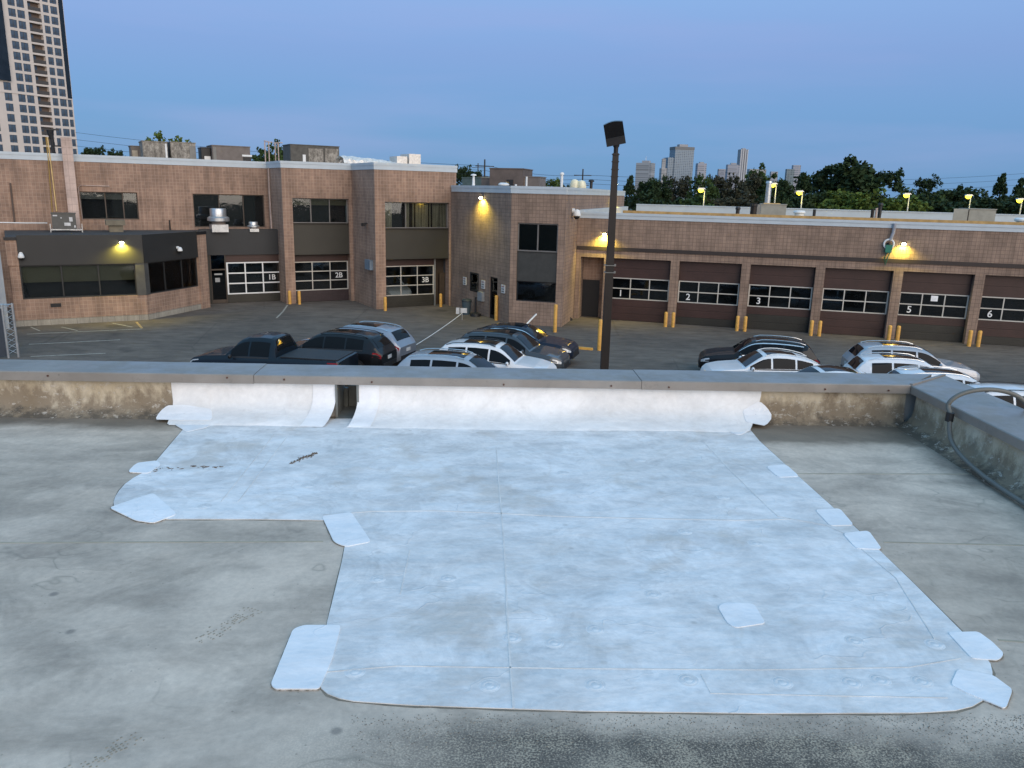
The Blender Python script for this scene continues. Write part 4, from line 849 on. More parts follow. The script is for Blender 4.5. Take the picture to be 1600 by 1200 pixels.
    P_('number_plate', MB().box(-L / 2 - .018, -L / 2 + .02, -.17, .17, .72, .86), PLATE)
    if nm == 'pickup_truck': P_('bed_cover', MB().box(X(.985), X(.615), -.86, .86, 1.25, 1.285), mat('vinyl_cover', (.02, .02, .021), .6), False)
    return r_
P_NAVY = paint('paint_navy', (.006, .012, .028), .1); P_BLK = paint('paint_black', (.005, .006, .008), .1); P_SIL = paint('paint_silver', (.42, .44, .47), .6); P_WHT = paint('paint_white', (.74, .75, .76), 0)
P_GRY = paint('paint_slate', (.05, .06, .07), .4); P_BLU = paint('paint_steel_blue', (.30, .33, .38), .6); P_PICK = paint('paint_deep_blue', (.004, .009, .016), .1)
G1, G2 = 'vehicles parked behind the front parapet on the left', 'vehicles parked behind the front parapet on the right'
BIG = vary(SUV, L=4.95, W=1.96)
car('dark blue crew cab pickup truck with a black bed cover, nearest on the left', PICK, P_PICK, (-9.0, 29.0), 171, G1, nm='pickup_truck', cat='pickup')
car('black sport utility wagon parked beyond the pickup truck bed', BIG, P_BLK, (-7.35, 31.6), 166, G1, rails=TRIM)
car('steel blue-grey wagon with red tail lamps, beyond the black wagon on the left', BIG, P_BLU, (-6.75, 33.4), 161, G1, rails=CHROME)
car('navy blue car with bright window trim, farthest of the middle row of four', vary(COUPE, L=4.95), P_NAVY, (.40, 34.65), -17, G1, chrome=True, sun=True)
car('slate grey car second from the farthest in the middle row of four', SUV, P_GRY, (-.05, 32.25), -17, G1, rails=TRIM)
car('white wagon with dark glass roof in the middle row, beside the slate grey car', SUV, P_WHT, (-.70, 29.8), -14, G1, rails=TRIM)
car('silver wagon nearest the parapet in the middle row, only its roof showing', BIG, P_SIL, (-1.75, 27.4), -12, G1, rails=CHROME)
car('black car with chrome window trim and silver roof rails, right of the lamp post', SUV, P_BLK, (10.25, 32.35), 168, G2, rails=CHROME, chrome=True)
car('white car with long dark sunroof in front of the black car', COUPE, P_WHT, (9.75, 29.75), 177, G2, rails=WHITE)
car('silver wagon with tinted rear side glass, farthest of the right-hand row', BIG, P_SIL, (16.2, 31.5), -10, G2, rails=CHROME)
car('white car with dark roof just in front of the silver wagon on the right', SUV, P_WHT, (15.0, 28.9), -10, G2, rails=CHROME)
car('white car beyond the corner of the coping, second from the parapet on the right', SUV, P_WHT, (15.3, 26.5), -9, G2, rails=CHROME)
car('white car half hidden behind the right coping and the looped cable', SUV, P_WHT, (16.6, 24.3), -8, G2, rails=TRIM, sun=False)
car('white car with glass sunroof mostly hidden behind the front coping, right of the lamp post', COUPE, P_WHT, (10.9, 27.0), 178, G2)
q = P3.pt(2.15, 3.6)
car('white car standing inside the service bay behind door 3B', SUV, P_WHT, (q.x, q.y, .011), 30 - 90, None)
# ================================================================== FITTINGS ON AND AROUND THE BUILDINGS
def lamp(P, px, py, label, size=.2, power=60, d=0.0):
    s, z = P.at(px, py, d - .12)
    o = root('wall_light', label, 'wall light', P.pt(s, d, z), 'lit wall lights')
    lw(P, MB().box(s - size * .7, s + size * .7, d - .05, d, z - .10, z + .10), 'back_plate', BRONZE, o)
    lw(P, MB().box(s - size, s + size, d - .24, d - .05, z + .06, z + .10), 'hood', BRONZE, o)
    lw(P, MB().lathe([(.02, -.08), (.085, -.06), (.11, .0), (.085, .04), (.02, .055)], 12, (s, d - .16, z)), 'lens', LAMPW, o, smooth=True)
    ld = bpy.data.lights.new('lamp_light', 'SPOT'); ld.energy = power * 7; ld.color = (1, .80, .10); ld.shadow_soft_size = .06; ld.spot_size = rad(150); ld.spot_blend = .7
    lo = bpy.data.objects.new('lamp_light', ld); q = P.pt(s, d - .24, z - .12); dr_ = (P.n * .55 - Vector((0, 0, 1))).normalized()
    link(lo, o, Matrix.Translation(q) @ dr_.to_track_quat('-Z', 'Y').to_matrix().to_4x4())
    return o
lamp(PA, 190, 379, 'lit yellow wall light on the charcoal fascia of the annex', .15, 60, -.06)
lamp(Pm1, 752, 309, 'lit yellow wall light high on the side wall of the corner block', .12, 70)
lamp(PR, 945, 366, 'lit yellow wall light on the garage wing beside the lamp post', .14, 55)
lamp(PR, 1412, 381, 'lit yellow wall light on the garage wing above garage door 5', .14, 32)
lamp(Pm3, 962, 288, 'lit yellow wall light at the back end of the corner block, above the wing roof', .2, 110)
def camera_(P, px, py, label, d=0.0, sc_=1.0):
    s, z = P.at(px, py, d); o = root('security_camera', label, 'security camera', P.pt(s, d, z), 'white security cameras')
    lw(P, MB().tube([(s, d, z + .10 * sc_), (s, d - .08 * sc_, z + .10 * sc_)], .075 * sc_, 12), 'mount', WHITE, o, smooth=True)
    lw(P, MB().lathe([(.03 * sc_, .16 * sc_), (.09 * sc_, .12 * sc_), (.13 * sc_, .0), (.12 * sc_, -.05 * sc_)], 14, (s, d - .16 * sc_, z - .02)), 'housing', WHITE, o, smooth=True)
    lw(P, MB().lathe([(.105 * sc_, .0), (.09 * sc_, -.06 * sc_), (.05 * sc_, -.10 * sc_), (.01, -.11 * sc_)], 14, (s, d - .16 * sc_, z - .07 * sc_)), 'dome', BLACK, o, smooth=True)
camera_(PA, 33, 400, 'white security camera on the annex fascia beside the left pilaster', -.05, 1.15); camera_(PB, 277, 390, 'white security camera on the angled part of the annex fascia', -.05, 1.1)
camera_(Pm3, 894, 334, 'large white dome camera at the top corner of the garage wing', -.03, 1.7)
# bollards: pixel of foot, pixel of head
BOL = [(453, 475, 458, 'yellow bollard left of garage door 2B, at the pier foot'), (468, 475.5, 457, 'yellow bollard just right of the pier foot, at the left side of garage door 2B'), (602, 485.5, 465, 'yellow bollard left of garage door 3B'), (688.5, 479.5, 463.5, 'yellow bollard right of garage door 3B'),
       (775, 500.5, 462, 'tall yellow bollard in front of the small glass door'), (867, 519, 467, 'tallest yellow bollard, at the window of the corner block'), (936, 547.5, 498.5, 'yellow bollard beside the lamp post')]
for i, (x, y) in enumerate([(1039.5, 510.5), (1151, 517), (1266.5, 524.5), (1388, 533), (1513.5, 541)]):
    w_ = ['nearest the lamp post, at the first pier', 'at the pier left of the door marked three', 'left of the unnumbered door', 'right of the unnumbered door', 'farthest right, left of the door marked six'][i]
    BOL += [(x, y, y - 21.5 - i * .6, 'left one of the yellow bollard pair ' + w_), (x + 11.5 + i * .7, y + .7, y - 21 - i * .6, 'right one of the yellow bollard pair ' + w_)]
for x, y, yt, lab in BOL:
    p = onz(x, y); h = min(1.5, max(.85, (Vector((0, 0, HC)) + ray(x, yt) * (p.y / ray(x, yt).y)).z))
    o = ob('bollard', MB().lathe([(.098, -.05), (.098, h - .05), (.088, h - .015), (.06, h + .01), (.01, h + .02)], 14), BOLL, None, Matrix.Translation((p.x, p.y, 0)), 40)
    tag(o, lab, 'bollard', 'yellow bollards')
# lamp post in front of everything
LP = onz(950, 400, 0); v = ray(945, 560); LPo = CAM + v * (14.2 / v.y); lx, ly = LPo.x, LPo.y
v = ray(958, 228); hz = (CAM + v * (14.2 / v.y)).z
lp = root('lamp_post', 'tall dark brown parking lot lamp post with a single black flood head', 'lamp post', (lx, ly, 0))
ob('base', MB().lathe([(.30, 0), (.30, .6), (.27, .64)], 20), CONC, lp, Matrix.Translation((lx, ly, 0)), 40)
def sq(r0, z): return [(lx - r0, ly - r0, z), (lx + r0, ly - r0, z), (lx + r0, ly + r0, z), (lx - r0, ly + r0, z)]
ob('pole', MB().grid([sq(.078, .62), sq(.070, 5.5), sq(.056, hz - .9), sq(.048, hz - .12)], True), BROWNP, lp)
ob('tenon', MB().tube([(lx, ly, hz - .13), (lx, ly, hz + .03)], .040, 10), BROWNP, lp)
for k, z in enumerate([hz - .15, hz - .27, hz - .40, hz - .52]): ob('band', MB().box(lx - .060, lx + .060, ly - .060, ly + .060, z, z + .018), BROWNP, lp)
for py in (415, 426): 
    v = ray(950, py); z = (CAM + v * (14.2 / v.y)).z; ob('strap', MB().box(lx - .092, lx + .092, ly - .08, ly + .08, z, z + .014).box(lx + .08, lx + .11, ly - .02, ly + .02, z - .01, z + .03), GREYM, lp)
Mh = Matrix.Translation((lx, ly, hz + .03)) @ Matrix.Rotation(rad(-8), 4, 'Z') @ Matrix.Rotation(rad(-12), 4, 'Y') @ Matrix.Rotation(rad(14), 4, 'X')
hd = [(-.165 , .0), (-.165, .12), (.165, .12), (.165, .0)]
ob('driver_box', MB().box(-.165, .165, -.09, .05, .0, .13), mat('head_black', (.02, .02, .022), .5), lp, Mh)
arc = [(-.165 + .33 * k / 10, .36 + .03 * math.sin(math.pi * k / 10)) for k in range(11)]
hh = ob('lamp_head', MB().prism_y([(-.165, .12)] + arc + [(.165, .12)], -.06, .03), mat('head_gloss', (.008, .008, .009), .25), lp, Mh)
ob('lens', MB().box(-.14, .14, .03, .036, .15, .34), mat('lens_grey', (.2, .2, .2), .3), hh, Mh)
ob('neck', MB().lathe([(.05, -.05), (.06, .0), (.05, .03)], 12), BLACK, lp, Matrix.Translation((lx, ly, hz + .03)))
# ---- things on the annex roof
zr = ZF - .14
def roofpt(px, py, z): return onz(px, py, z)
def cab(name, label, cat_, P, x0, x1, y0, y1, d, dep, m_, feet=None, group=None):
    """boxy roof unit: pixel box of its front face, d metres behind plane P"""
    s0, s1, z0, z1 = rect(P, x0, y0, x1, y1, d); o = root(name, label, cat_, P.pt((s0 + s1) / 2, d + dep / 2, z0 if feet is None else feet), group)
    zb = z0 if feet is None else feet
    lw(P, MB().box(s0, s1, d, d + dep, z0, z1), 'cabinet', m_, o); lw(P, MB().box(s0 - .03, s1 + .03, d - .03, d + dep + .03, z1, z1 + .05), 'lid', m_, o)
    return o, s0, s1, z0, z1
fr = PM.n.dot(PA.p - PM.p)                      # how far the annex front lies before the main wall (negative)
def floor_d(P, px, py, z):                      # distance behind plane P of a point that stands on height z at pixel
    q = onz(px, py, z); return P.n.dot(q - P.p)
dac = -2.3
o, s0, s1, z0, z1 = cab('condenser_unit', 'square grey air conditioning condenser on a stand on the annex roof', 'air conditioner', PM, 81, 119, 334, 358, dac, .75, mat('condenser_dark', (.085, .085, .078), .55), None)
lw(PM, MB().box(s0 - .12, s0 - .08, dac - .02, dac + .02, zr, z0 + .3).box(s1 + .25, s1 + .29, dac - .02, dac + .02, zr, z0 + .3).box(s0 - .12, s1 + .29, dac - .015, dac + .6, z0 - .06, z0 - .002).box(s0 - .12, s0 - .08, dac + .6, dac + .64, zr, z0).box(s1 + .25, s1 + .29, dac + .6, dac + .64, zr, z0), 'stand', STEEL, o)
for a, b_, c, e in [(.06, .24, .84, .92), (.72, .86, .5, .78), (.5, .76, .22, .42), (.36, .42, .7, .76), (.9, .96, .1, .25)]:
    lw(PM, MB().box(s0 + (s1 - s0) * a, s0 + (s1 - s0) * b_, dac - .008, dac, z0 + (z1 - z0) * c, z0 + (z1 - z0) * e), 'sticker', PLATE, o)
def fan(label, px, py_base, px_w, h, d):
    z = zr; s, _ = PM.at(px, py_base, d); q = PM.pt(s, d); w = px_w / FPX * (q - CAM).length / 2 * 1.0; o = root('exhaust_fan', label, 'exhaust fan', (q.x, q.y, z), 'silver exhaust fans'); M_ = PM.M @ Matrix.Translation((s, d, z))
    cw = w * .74
    ob('kerb_box', MB().box(-cw, cw, -cw, cw, 0, h * .32), STEEL, o, M_); ob('collar', MB().lathe([(w * .62, h * .32), (w * .62, h * .48)], 20), TAUPE, o, M_, 40)
    ob('skirt', MB().lathe([(w * .80, h * .44), (w, h * .47), (w, h * .60), (w * .80, h * .66)], 28), STEEL, o, M_, 40); ob('drum', MB().lathe([(w * .74, h * .64), (w * .74, h * .97), (w * .70, h), (.02, h * 1.01)], 28), STEEL, o, M_, 40)
fan('large silver drum exhaust fan standing on the roof above door 1B', 342, 355, 30, 1.42, -2.05); fan('small silver exhaust fan right of the large one on the roof above door 1B', 396, 357, 17, .62, -2.1)
s_, z_ = PM.at(180, 345, -2.0)
ax = root('roof_hood', 'boxy tan vent hood on the annex roof behind the lit wall light', 'vent', PM.pt(s_, -2.0, zr))
a, b_ = PM.at(171, 360, -2.2)[0], PM.at(193, 360, -2.2)[0]
lw(PM, MB().box(a, b_, -2.2, -1.5, zr, PM.at(180, 352, -2.2)[1]), 'duct', mat('hood_tan', (.16, .14, .10), .7), ax); lw(PM, MB().box(a - .15, b_ + .12, -2.35, -1.4, PM.at(180, 352, -2.2)[1], PM.at(180, 344, -2.2)[1]), 'hood', mat('hood_tan', (.16, .14, .10), .7), ax)
# pale block chimney with a black cap, on the main wall
q = [PM.at(97, 240, -.4), PM.at(114, 240, -.4), PM.at(108, 215, -.4)]
ch = root('chimney', 'pale pink block chimney rising up the main wall, with a black cowl on top', 'chimney', PM.pt(q[0][0], -.3, zr))
ct = q[2][1]
lw(PM, MB().box(q[0][0], q[1][0], -.55, -.004, zr, ct), 'shaft', PALE, ch)
cz = ct - .2; sc0 = q[0][0] - .42
lw(PM, MB().tube([(sc0, .7, ZL0), (sc0, .7, cz + .1), (sc0 - .05, .7, cz + .4), (sc0 - .05, .7, cz + .62)], [.10, .10, .16, .20], 12), 'flue', BLACK, ch); lw(PM, MB().box(sc0 - .50, sc0 + .40, .55, .85, cz + .62, cz + .70), 'cowl', BLACK, ch); lw(PM, MB().box(sc0 - .05, q[0][0] + .3, .62, .70, cz - .3, cz - .22), 'bracket', BLACK, ch)
def pipe(label, P, pts, r_, m_, nm='pipe', cat_='pipe', d=-.05, grp=None):
    pp = []
    for p in pts:
        dd_ = p[2] if len(p) > 2 else d; s, z = P.at(p[0], p[1], dd_); pp.append(P.pt(s, dd_, z))
    return tag(ob(nm, MB().tube(pp, r_, 8), m_, None, None, True), label, cat_, grp)
gp = pipe('yellow gas pipe running down the main wall to the condenser, lighter of two', PM, [(74, 214), (78.5, 248), (88.5, 330)], .036, GASY, 'gas_pipe', grp='yellow gas pipes')
pipe('darker yellow gas pipe beside the lighter one left of the chimney', PM, [(72, 214), (75.5, 250), (82, 335)], .026, mat('gas_pipe_dull', (.34, .22, .05), .6), 'gas_pipe', grp='yellow gas pipes')
pipe('thin dark conduit with a white cap on the main wall at far left', PM, [(16, 286), (23, 348)], .045, mat('conduit_brown', (.10, .07, .055), .7), 'conduit')
pipe('pale conduit bent round the top corner of the left upstairs window', PM, [(171, 291), (126, 289.5), (122, 293), (124, 310), (129, 344)], .03, PALE, 'conduit')
pipe('thin white line running along the foot of the main wall at far left', PM, [(-6, 347.5), (40, 348.5), (74, 348.5)], .03, WHITE, 'conduit', d=-1.2)
pipe('pale downpipe in the corner left of the stepped bay of door 2B', PS, [(419.5, 262), (421, 300), (424.5, 357)], .06, PALE, 'downpipe', d=-.06)
tag(ob('post', MB().tube([onz(266, 359.5, zr), onz(266, 359.5, zr) + Vector((0, 0, .62))], .045, 8), BLACK), 'short black post on the annex roof left of the exhaust fans', 'post')
# wall fittings
def plate_(name, label, cat_, P, x0, y0, x1, y1, m_, dep=.05, d=0.0, lines=0):
    s0, s1, z0, z1 = rect(P, x0, y0, x1, y1, d); o = lw(P, MB().box(s0, s1, d - dep, d - .001, z0, z1), name, m_, None); tag(o, label, cat_)
    for k in range(lines):
        z = z1 - (z1 - z0) * (k + .7) / (lines + .4); lw(P, MB().box(s0 + (s1 - s0) * .15, s1 - (s1 - s0) * .15, d - dep - .003, d - dep - .0005, z - .02, z + .02), 'lettering', mat('ink_red', (.30, .06, .05), .7) if k == 0 else BLACK, o)
    return o
SIGN = mat('sign_white', (.55, .55, .53), .6)
plate_('wall_sign', 'small white wall sign left of the little window on the corner block', 'sign', Pm1, 724.5, 433, 729, 445, SIGN, lines=3); plate_('wall_sign', 'small white wall sign between the little window and the glass door', 'sign', Pm1, 753, 438, 758, 451, SIGN, lines=3); plate_('wall_sign', 'small white wall sign right of the glass door', 'sign', Pm1, 784, 445, 789.5, 458, SIGN, lines=3)
plate_('utility_box', 'blue-grey utility box on the side wall between doors 2B and 3B', 'utility box', P23, 575, 406, 583, 421, mat('box_blue', (.16, .21, .26), .5), .22)
plate_('meter_box', 'grey meter box under the sign between the little window and glass door', 'meter box', Pm1, 750, 456, 757, 470, mat('box_grey', (.26, .27, .27), .5), .18)
s_, z_ = P23.at(574, 350); fl = root('flood_lamp', 'small black unlit flood lamp on the side wall between doors 2B and 3B', 'flood lamp', P23.pt(s_, 0, z_)); lw(P23, MB().box(s_ - .04, s_ + .04, -.2, 0, z_ + .02, z_ + .08), 'bracket', BLACK, fl); lw(P23, MB().box(s_ - .13, s_ + .13, -.36, -.14, z_ - .14, z_ + .06), 'head', BLACK, fl)
p = onz(729, 491); tb = root('trash_can', 'dark blue-grey trash can by the wall of the corner block', 'trash can', p)
ob('can', MB().lathe([(.22, 0), (.30, .78)], 16), mat('can_blue', (.055, .085, .10), .6), tb, Matrix.Translation((p.x, p.y, 0)), 40); ob('lid', MB().lathe([(.32, .78), (.32, .86), (.25, .93), (.02, .95)], 16), mat('can_lid', (.03, .04, .045), .6), tb, Matrix.Translation((p.x, p.y, 0)), 40)
p = onz(743, 494); ps_ = root('pedestal_sign', 'thin black post on a heavy foot beside the trash can', 'post', p)
ob('foot', MB().lathe([(.34, 0), (.32, .16), (.10, .24)], 14), BLACK, ps_, Matrix.Translation(p), 40); ob('pole', MB().tube([p + Vector((0, 0, .2)), p + Vector((0, 0, 1.15))], .06, 8), BLACK, ps_)
a = onz(822, 516); stake = root('barrier', 'slanting white barrier pole in front of the corner block window', 'barrier', a); ob('pole', MB().tube([a + Vector((0, -.2, .35)), a + Vector((.55, .35, .85))], .045, 6), WHITE, stake); ob('foot', MB().box(a.x - .12, a.x + .12, a.y - .32, a.y - .08, 0, .36), BLACK, stake)
p = onz(722, 500); sg = root('parking_sign', 'small white double sign board on a short post in the lot', 'sign', p); ob('pole', MB().tube([p, p + Vector((0, 0, .6))], .02, 6), STEEL, sg); ob('board', MB().box(p.x - .36, p.x - .16, p.y - .02, p.y + .01, .35, .72).box(p.x - .1, p.x + .28, p.y - .02, p.y + .01, .42, .70), SIGN, sg)
a, b_ = onz(722, 500) + Vector((0, 0, .4)), onz(598, 572) + Vector((0, 0, .1)); tag(ob('barrier_rope', MB().tube([a.lerp(b_, t / 12) - Vector((0, 0, .5 * (t / 12) * (1 - t / 12))) for t in range(13)], .018, 5), WHITE), 'thin white rope stretched from the parking sign towards the parapet', 'rope')
# wheel stop and hose reel
p = onz(909, 545.5); tag(ob('wheel_stop', MB().prism_y([(-.55, 0), (-.52, .1), (.52, .1), (.55, 0)], -.09, .09), BOLL, None, Matrix.Translation((p.x, p.y, 0)) @ Matrix.Rotation(rad(-20), 4, 'Z')), 'worn yellow wheel stop in front of the navy car', 'wheel stop')
s_, z_ = PR.at(1389, 382, -.2); hr = root('hose_reel', 'green hose reel with a white ring on the garage wing below the roof drain', 'hose reel', PR.pt(s_, 0, z_))
ring = [(s_ + .24 * math.cos(t), -.16, z_ + .02 + .24 * math.sin(t)) for t in [2 * math.pi * k / 20 for k in range(21)]]
lw(PR, MB().tube(ring, .05, 8), 'ring', WHITE, hr, smooth=True); lw(PR, MB().box(s_ - .15, s_ + .17, -.3, -.01, z_ - .42, z_ - .02), 'reel_body', mat('reel_green', (.015, .17, .11), .5), hr); lw(PR, MB().tube([(s_ - .08, -.2, z_ - .4), (s_ - .13, -.2, z_ - .75), (s_ - .06, -.2, z_ - 1.1), (s_ + .02, -.2, z_ - .7), (s_ + .12, -.2, z_ - .4)], .03, 6), 'hose', mat('hose_green', (.01, .09, .06), .5), hr, smooth=True); lw(PR, MB().lathe([(.01, -.1), (.12, -.08), (.13, .08), (.01, .1)], 12, (s_, -.17, z_)), 'hub', BLACK, hr)
pipe('grey roof drain pipe coming down from the coping to the hose reel', PR, [(1398.5, 349), (1396, 363), (1391, 376)], .085, mat('drain_grey', (.30, .31, .34), .5), 'drain_pipe', d=-.16)
for px, py, lab in [(313, 478, 'black rubber dock bumper lying at the foot of the annex pilaster'), (886.5, 501, 'black rubber block lying at the foot of the corner block')]:
    p = onz(px, py); tag(ob('rubber_block', MB().prism_y([(-.3, 0), (-.3, .12), (-.22, .2), (.18, .2), (.3, .1), (.3, 0)], -.1, .12), RUBBER, None, Matrix.Translation((p.x, p.y, 0)) @ Matrix.Rotation(rad(30), 4, 'Z')), lab, 'rubber block')
# paper notice in garage door 5
s_, z_ = PR.at(1460, 466.5, .385); tag(lw(PR, MB().box(s_ - .17, s_ + .17, .378, .384, z_ - .15, z_ + .15), 'paper_notice', mat('paper', (.85, .85, .84), .8), None), 'blank white paper notice taped to a pane of garage door 5', 'notice')
# ---- roof plant on the two-storey wing (behind its coping)
def mottled():
    mt, n, l, b = newmat('weathered_panel'); oc = coords(n); l.new(ramp(n, l, noise(n, l, oc, 4.5, 7, .8, (1, 1, .6)), [(.36, (.07, .062, .052)), (.50, (.20, .18, .15)), (.64, (.40, .37, .32))]), b.inputs['Base Color']); b.inputs['Roughness'].default_value = .6; return mt
MOT = mottled()
def plant(label, P, x0, x1, yt, d, dep, m_, zbase, name='roof_unit', parts=(), grp='rooftop air handling units'):
    yb = yt + 30; s0, s1 = P.at(x0, yt + 12, d)[0], P.at(x1, yt + 12, d)[0]; z1 = P.at((x0 + x1) / 2, yt, d)[1]; o = root(name, label, 'roof unit', P.pt((s0 + s1) / 2, d + dep / 2, zbase), grp)
    lw(P, MB().box(s0, s1, d, d + dep, zbase, z1), 'cabinet', m_, o); lw(P, MB().box(s0 - .04, s1 + .04, d - .04, d + dep + .04, z1, z1 + .06), 'lid', m_, o)
    for a, b_, c, e, pm_, pn in parts:
        lw(P, MB().box(s0 + (s1 - s0) * a, s0 + (s1 - s0) * b_, d - .05, d - .001, zbase + (z1 - zbase) * c, zbase + (z1 - zbase) * e), pn, pm_, o)
    return o
zb = ZL0 + .03
plant('mottled grey rooftop screen, left half of the pair behind the left coping', PM, 223, 262, 222, 7, 2.2, MOT, zb, parts=[(.9, .97, .05, .95, WHITE, 'edge_post')]); plant('mottled grey rooftop screen, right half of the pair behind the left coping', PM, 267, 306, 223.5, 7.2, 2.2, MOT, zb, parts=[(.75, .98, .05, .9, GREYM, 'side_panel')])
plant('low brown rooftop unit with a pale opening left of the mottled screens', PM, 205, 222, 229, 9, 1.5, TAUPE, zb, parts=[(.1, .6, .3, .8, mat('pale_opening', (.4, .34, .26), .8), 'opening')])
plant('narrow black and white rooftop unit between the mottled screens and the grey unit', PM, 315, 329, 231.5, 8, 1.4, BLACK, zb, parts=[(.3, .98, .05, .6, WHITE, 'access_panel')])
plant('plain grey rooftop unit with a louvred end behind the left coping', PM, 332, 391, 229, 7.5, 2.2, TAUPE, zb, parts=[(.02, .1, .0, .95, GREYM, 'corner_post'), (.8, 1.02, .1, .55, BLACK, 'louvre'), (.78, 1.04, .58, .66, WHITE, 'louvre_hood')])
plant('dark weathered rooftop unit with two mottled panels behind the coping of bay 2B', PM, 454, 530, 228, 9, 2.3, mat('unit_dark', (.085, .08, .07), .7, 0, .3, 3), zb, parts=[(.36, .66, .06, .9, MOT, 'panel'), (.70, .98, .06, .92, MOT, 'panel'), (.24, .30, .3, .65, WHITE, 'label_plate')])
# crumpled foil-wrapped duct
FOIL = mat('foil_wrap', (.74, .70, .64), .45, .35, .2, 8, .9)
o = root('foil_duct', 'crumpled silver foil wrapped duct on the roof above door 3B', 'duct', P3.pt(-3, 8, zb)); rnd = random.Random(4); rows = []
sa, sb = P3.at(530, 250, 7)[0], P3.at(622, 255, 7)[0]; za = P3.at(560, 246.5, 7)[1]
for i in range(26):
    s = sa + (sb - sa) * i / 25; t = i / 25; hh_ = (za - zb) * (1.15 - .35 * t); rows.append([(s + rnd.uniform(-.08, .08), 7 + .8 * math.cos(a) + rnd.uniform(-.06, .06), zb + hh_ * (.5 + .5 * math.sin(a)) + rnd.uniform(-.06, .06)) for a in [math.pi * 2 * k / 12 for k in range(12)]])
lw(P3, MB().grid(rows, True), 'duct', FOIL, o)
lw(P3, MB().box(P3.at(617, 250, 7)[0], P3.at(633, 250, 7)[0], 6.6, 8, zb, P3.at(625, 244.5, 7)[1]), 'end_box', FOIL, o); lw(P3, MB().box(P3.at(635, 250, 7)[0], P3.at(653, 250, 7)[0], 6.5, 8.1, zb, P3.at(644, 241, 7)[1]), 'end_box', FOIL, o)
for i, (px, yt) in enumerate([(413.5, 222), (419.5, 221), (429.5, 223), (434.5, 224)]):
    s, z1 = PM.at(px, yt, 1.2)
    tag(lw(PM, MB().tube([(s, 1.2, zb - .1), (s, 1.2, z1), (s + (.5 if i in (0, 2) else -.3), 1.2, z1 + .02)], .04, 8), 'vent_pipe', PALE, None), ['leftmost thin pale vent pipe on the roof above the downpipe corner', 'second thin pale vent pipe on the roof above the downpipe corner', 'third thin pale vent pipe on the roof above the downpipe corner', 'rightmost thin pale vent pipe on the roof above the downpipe corner'][i], 'pipe', 'pale vent pipes')
# ---- middle roof
zb = ZM0 + .12
plant('brown rooftop unit with an open panel on the corner block roof', Pm2, 765, 817, 264, 9, 2.6, mat('unit_brown', (.115, .088, .075), .7, 0, .2, 2), zb, parts=[(.52, .72, .04, .52, BLACK, 'open_panel'), (.50, .60, .05, .42, GASY, 'gas_train')])
plant('smaller brown rooftop unit right of the open-panelled one', Pm2, 818, 843, 277, 9.4, 1.8, TAUPE, zb); plant('grey-green low rooftop box at the left end of the corner block roof', Pm1, 722, 752, 278, 6, 1.5, mat('unit_green', (.20, .22, .17), .7), zb); plant('low dark rooftop box behind the grey-green one', Pm2, 752, 766, 279, 11, 1.5, TAUPE, zb)
def stack(label, P, px, yt, d, zb_, r_, m_, cap=None, name='vent_stack'):
    s, z1 = P.at(px, yt, d); o = root(name, label, 'vent pipe', P.pt(s, d, zb_), 'roof vent pipes'); lw(P, MB().tube([(s, d, zb_), (s, d, z1)], r_, 10), 'pipe', m_, o, smooth=True)
    if cap: lw(P, MB().lathe([(r_ * 1.2, -.02), (cap, .0), (cap, .08), (r_, .16)], 14, (s, d, z1)), 'cap', m_, o, smooth=True)
stack('thick white vent pipe right of the brown rooftop unit', Pm2, 823, 276, 7, zb, .06, WHITE); stack('short white vent pipe left of the thick one on the corner block roof', Pm2, 806, 288, 6, zb, .07, WHITE); stack('shortest white vent stub left of the brown rooftop unit opening', Pm2, 787, 289.5, 6, zb, .2, WHITE, .35)
stack('white turbine vent with a wide collar on the corner block roof', Pm2, 878, 273, 12, zb, .10, WHITE, .16); stack('dark capped vent near the right end of the corner block roof', Pm2, 924, 284, 12, zb, .10, BLACK, .2)
for px, lab in ((898, 'left one of two pale dome skylights on the corner block roof'), (909, 'right one of two pale dome skylights on the corner block roof')):
    s, z1 = Pm2.at(px, 280 if px < 900 else 281.5, 14); o = root('dome_skylight', lab, 'skylight', Pm2.pt(s, 14, zb), 'pale dome skylights'); hgt = max(.3, z1 - zb); lw(Pm2, MB().lathe([(.34, -hgt), (.34, -.45), (.33, -.3), (.24, -.08), (.1, -.01), (.01, 0)], 16, (s, 14, z1)), 'dome', mat('dome_cream', (.75, .70, .50), .4), o, smooth=True)
s_, z_ = Pm2.at(740, 275, 4); o = root('vent_hood', 'small white mushroom vent at the left end of the corner block roof', 'vent pipe', Pm2.pt(s_, 4, zb)); lw(Pm2, MB().lathe([(.1, zb - z_), (.07, .0), (.18, .02), (.16, .10), (.03, .13)], 14, (s_, 4, z_)), 'hood', WHITE, o, smooth=True)
# ---- garage wing roof
zb = ZW0 - .02
stack('short black vent pipe on the garage wing roof above door 2', PR, 1153, 327, 9, zb, .13, BLACK, .17); stack('thicker brown vent pipe on the garage wing roof above door 2', PR, 1178, 322, 10, zb, .22, BROWNP, .24); stack('thin black vent pipe on the garage wing roof above door 3', PR, 1273, 327, 12, zb, .10, BLACK)
stack('leftmost brown pipe of the cluster above the unnumbered door', PR, 1364, 327, 8, zb, .10, BROWNP); stack('middle pale pipe of the cluster above the unnumbered door', PR, 1370, 325, 8.2, zb, .07, PALE); stack('tallest dark pipe of the cluster above the unnumbered door', PR, 1376, 321, 8.4, zb, .11, BLACK, .16)
stack('low white turbine vent on the garage wing roof above door 3', PR, 1249, 333, 6, zb, .28, WHITE, .36); stack('low white turbine vent at the right end of the garage wing roof', PR, 1597, 345, 4, zb, .3, WHITE, .4)
stack('tall silver exhaust stack behind the garage wing roof hatch', PR, 1202, 286, 20, zb, .22, STEEL, .25)
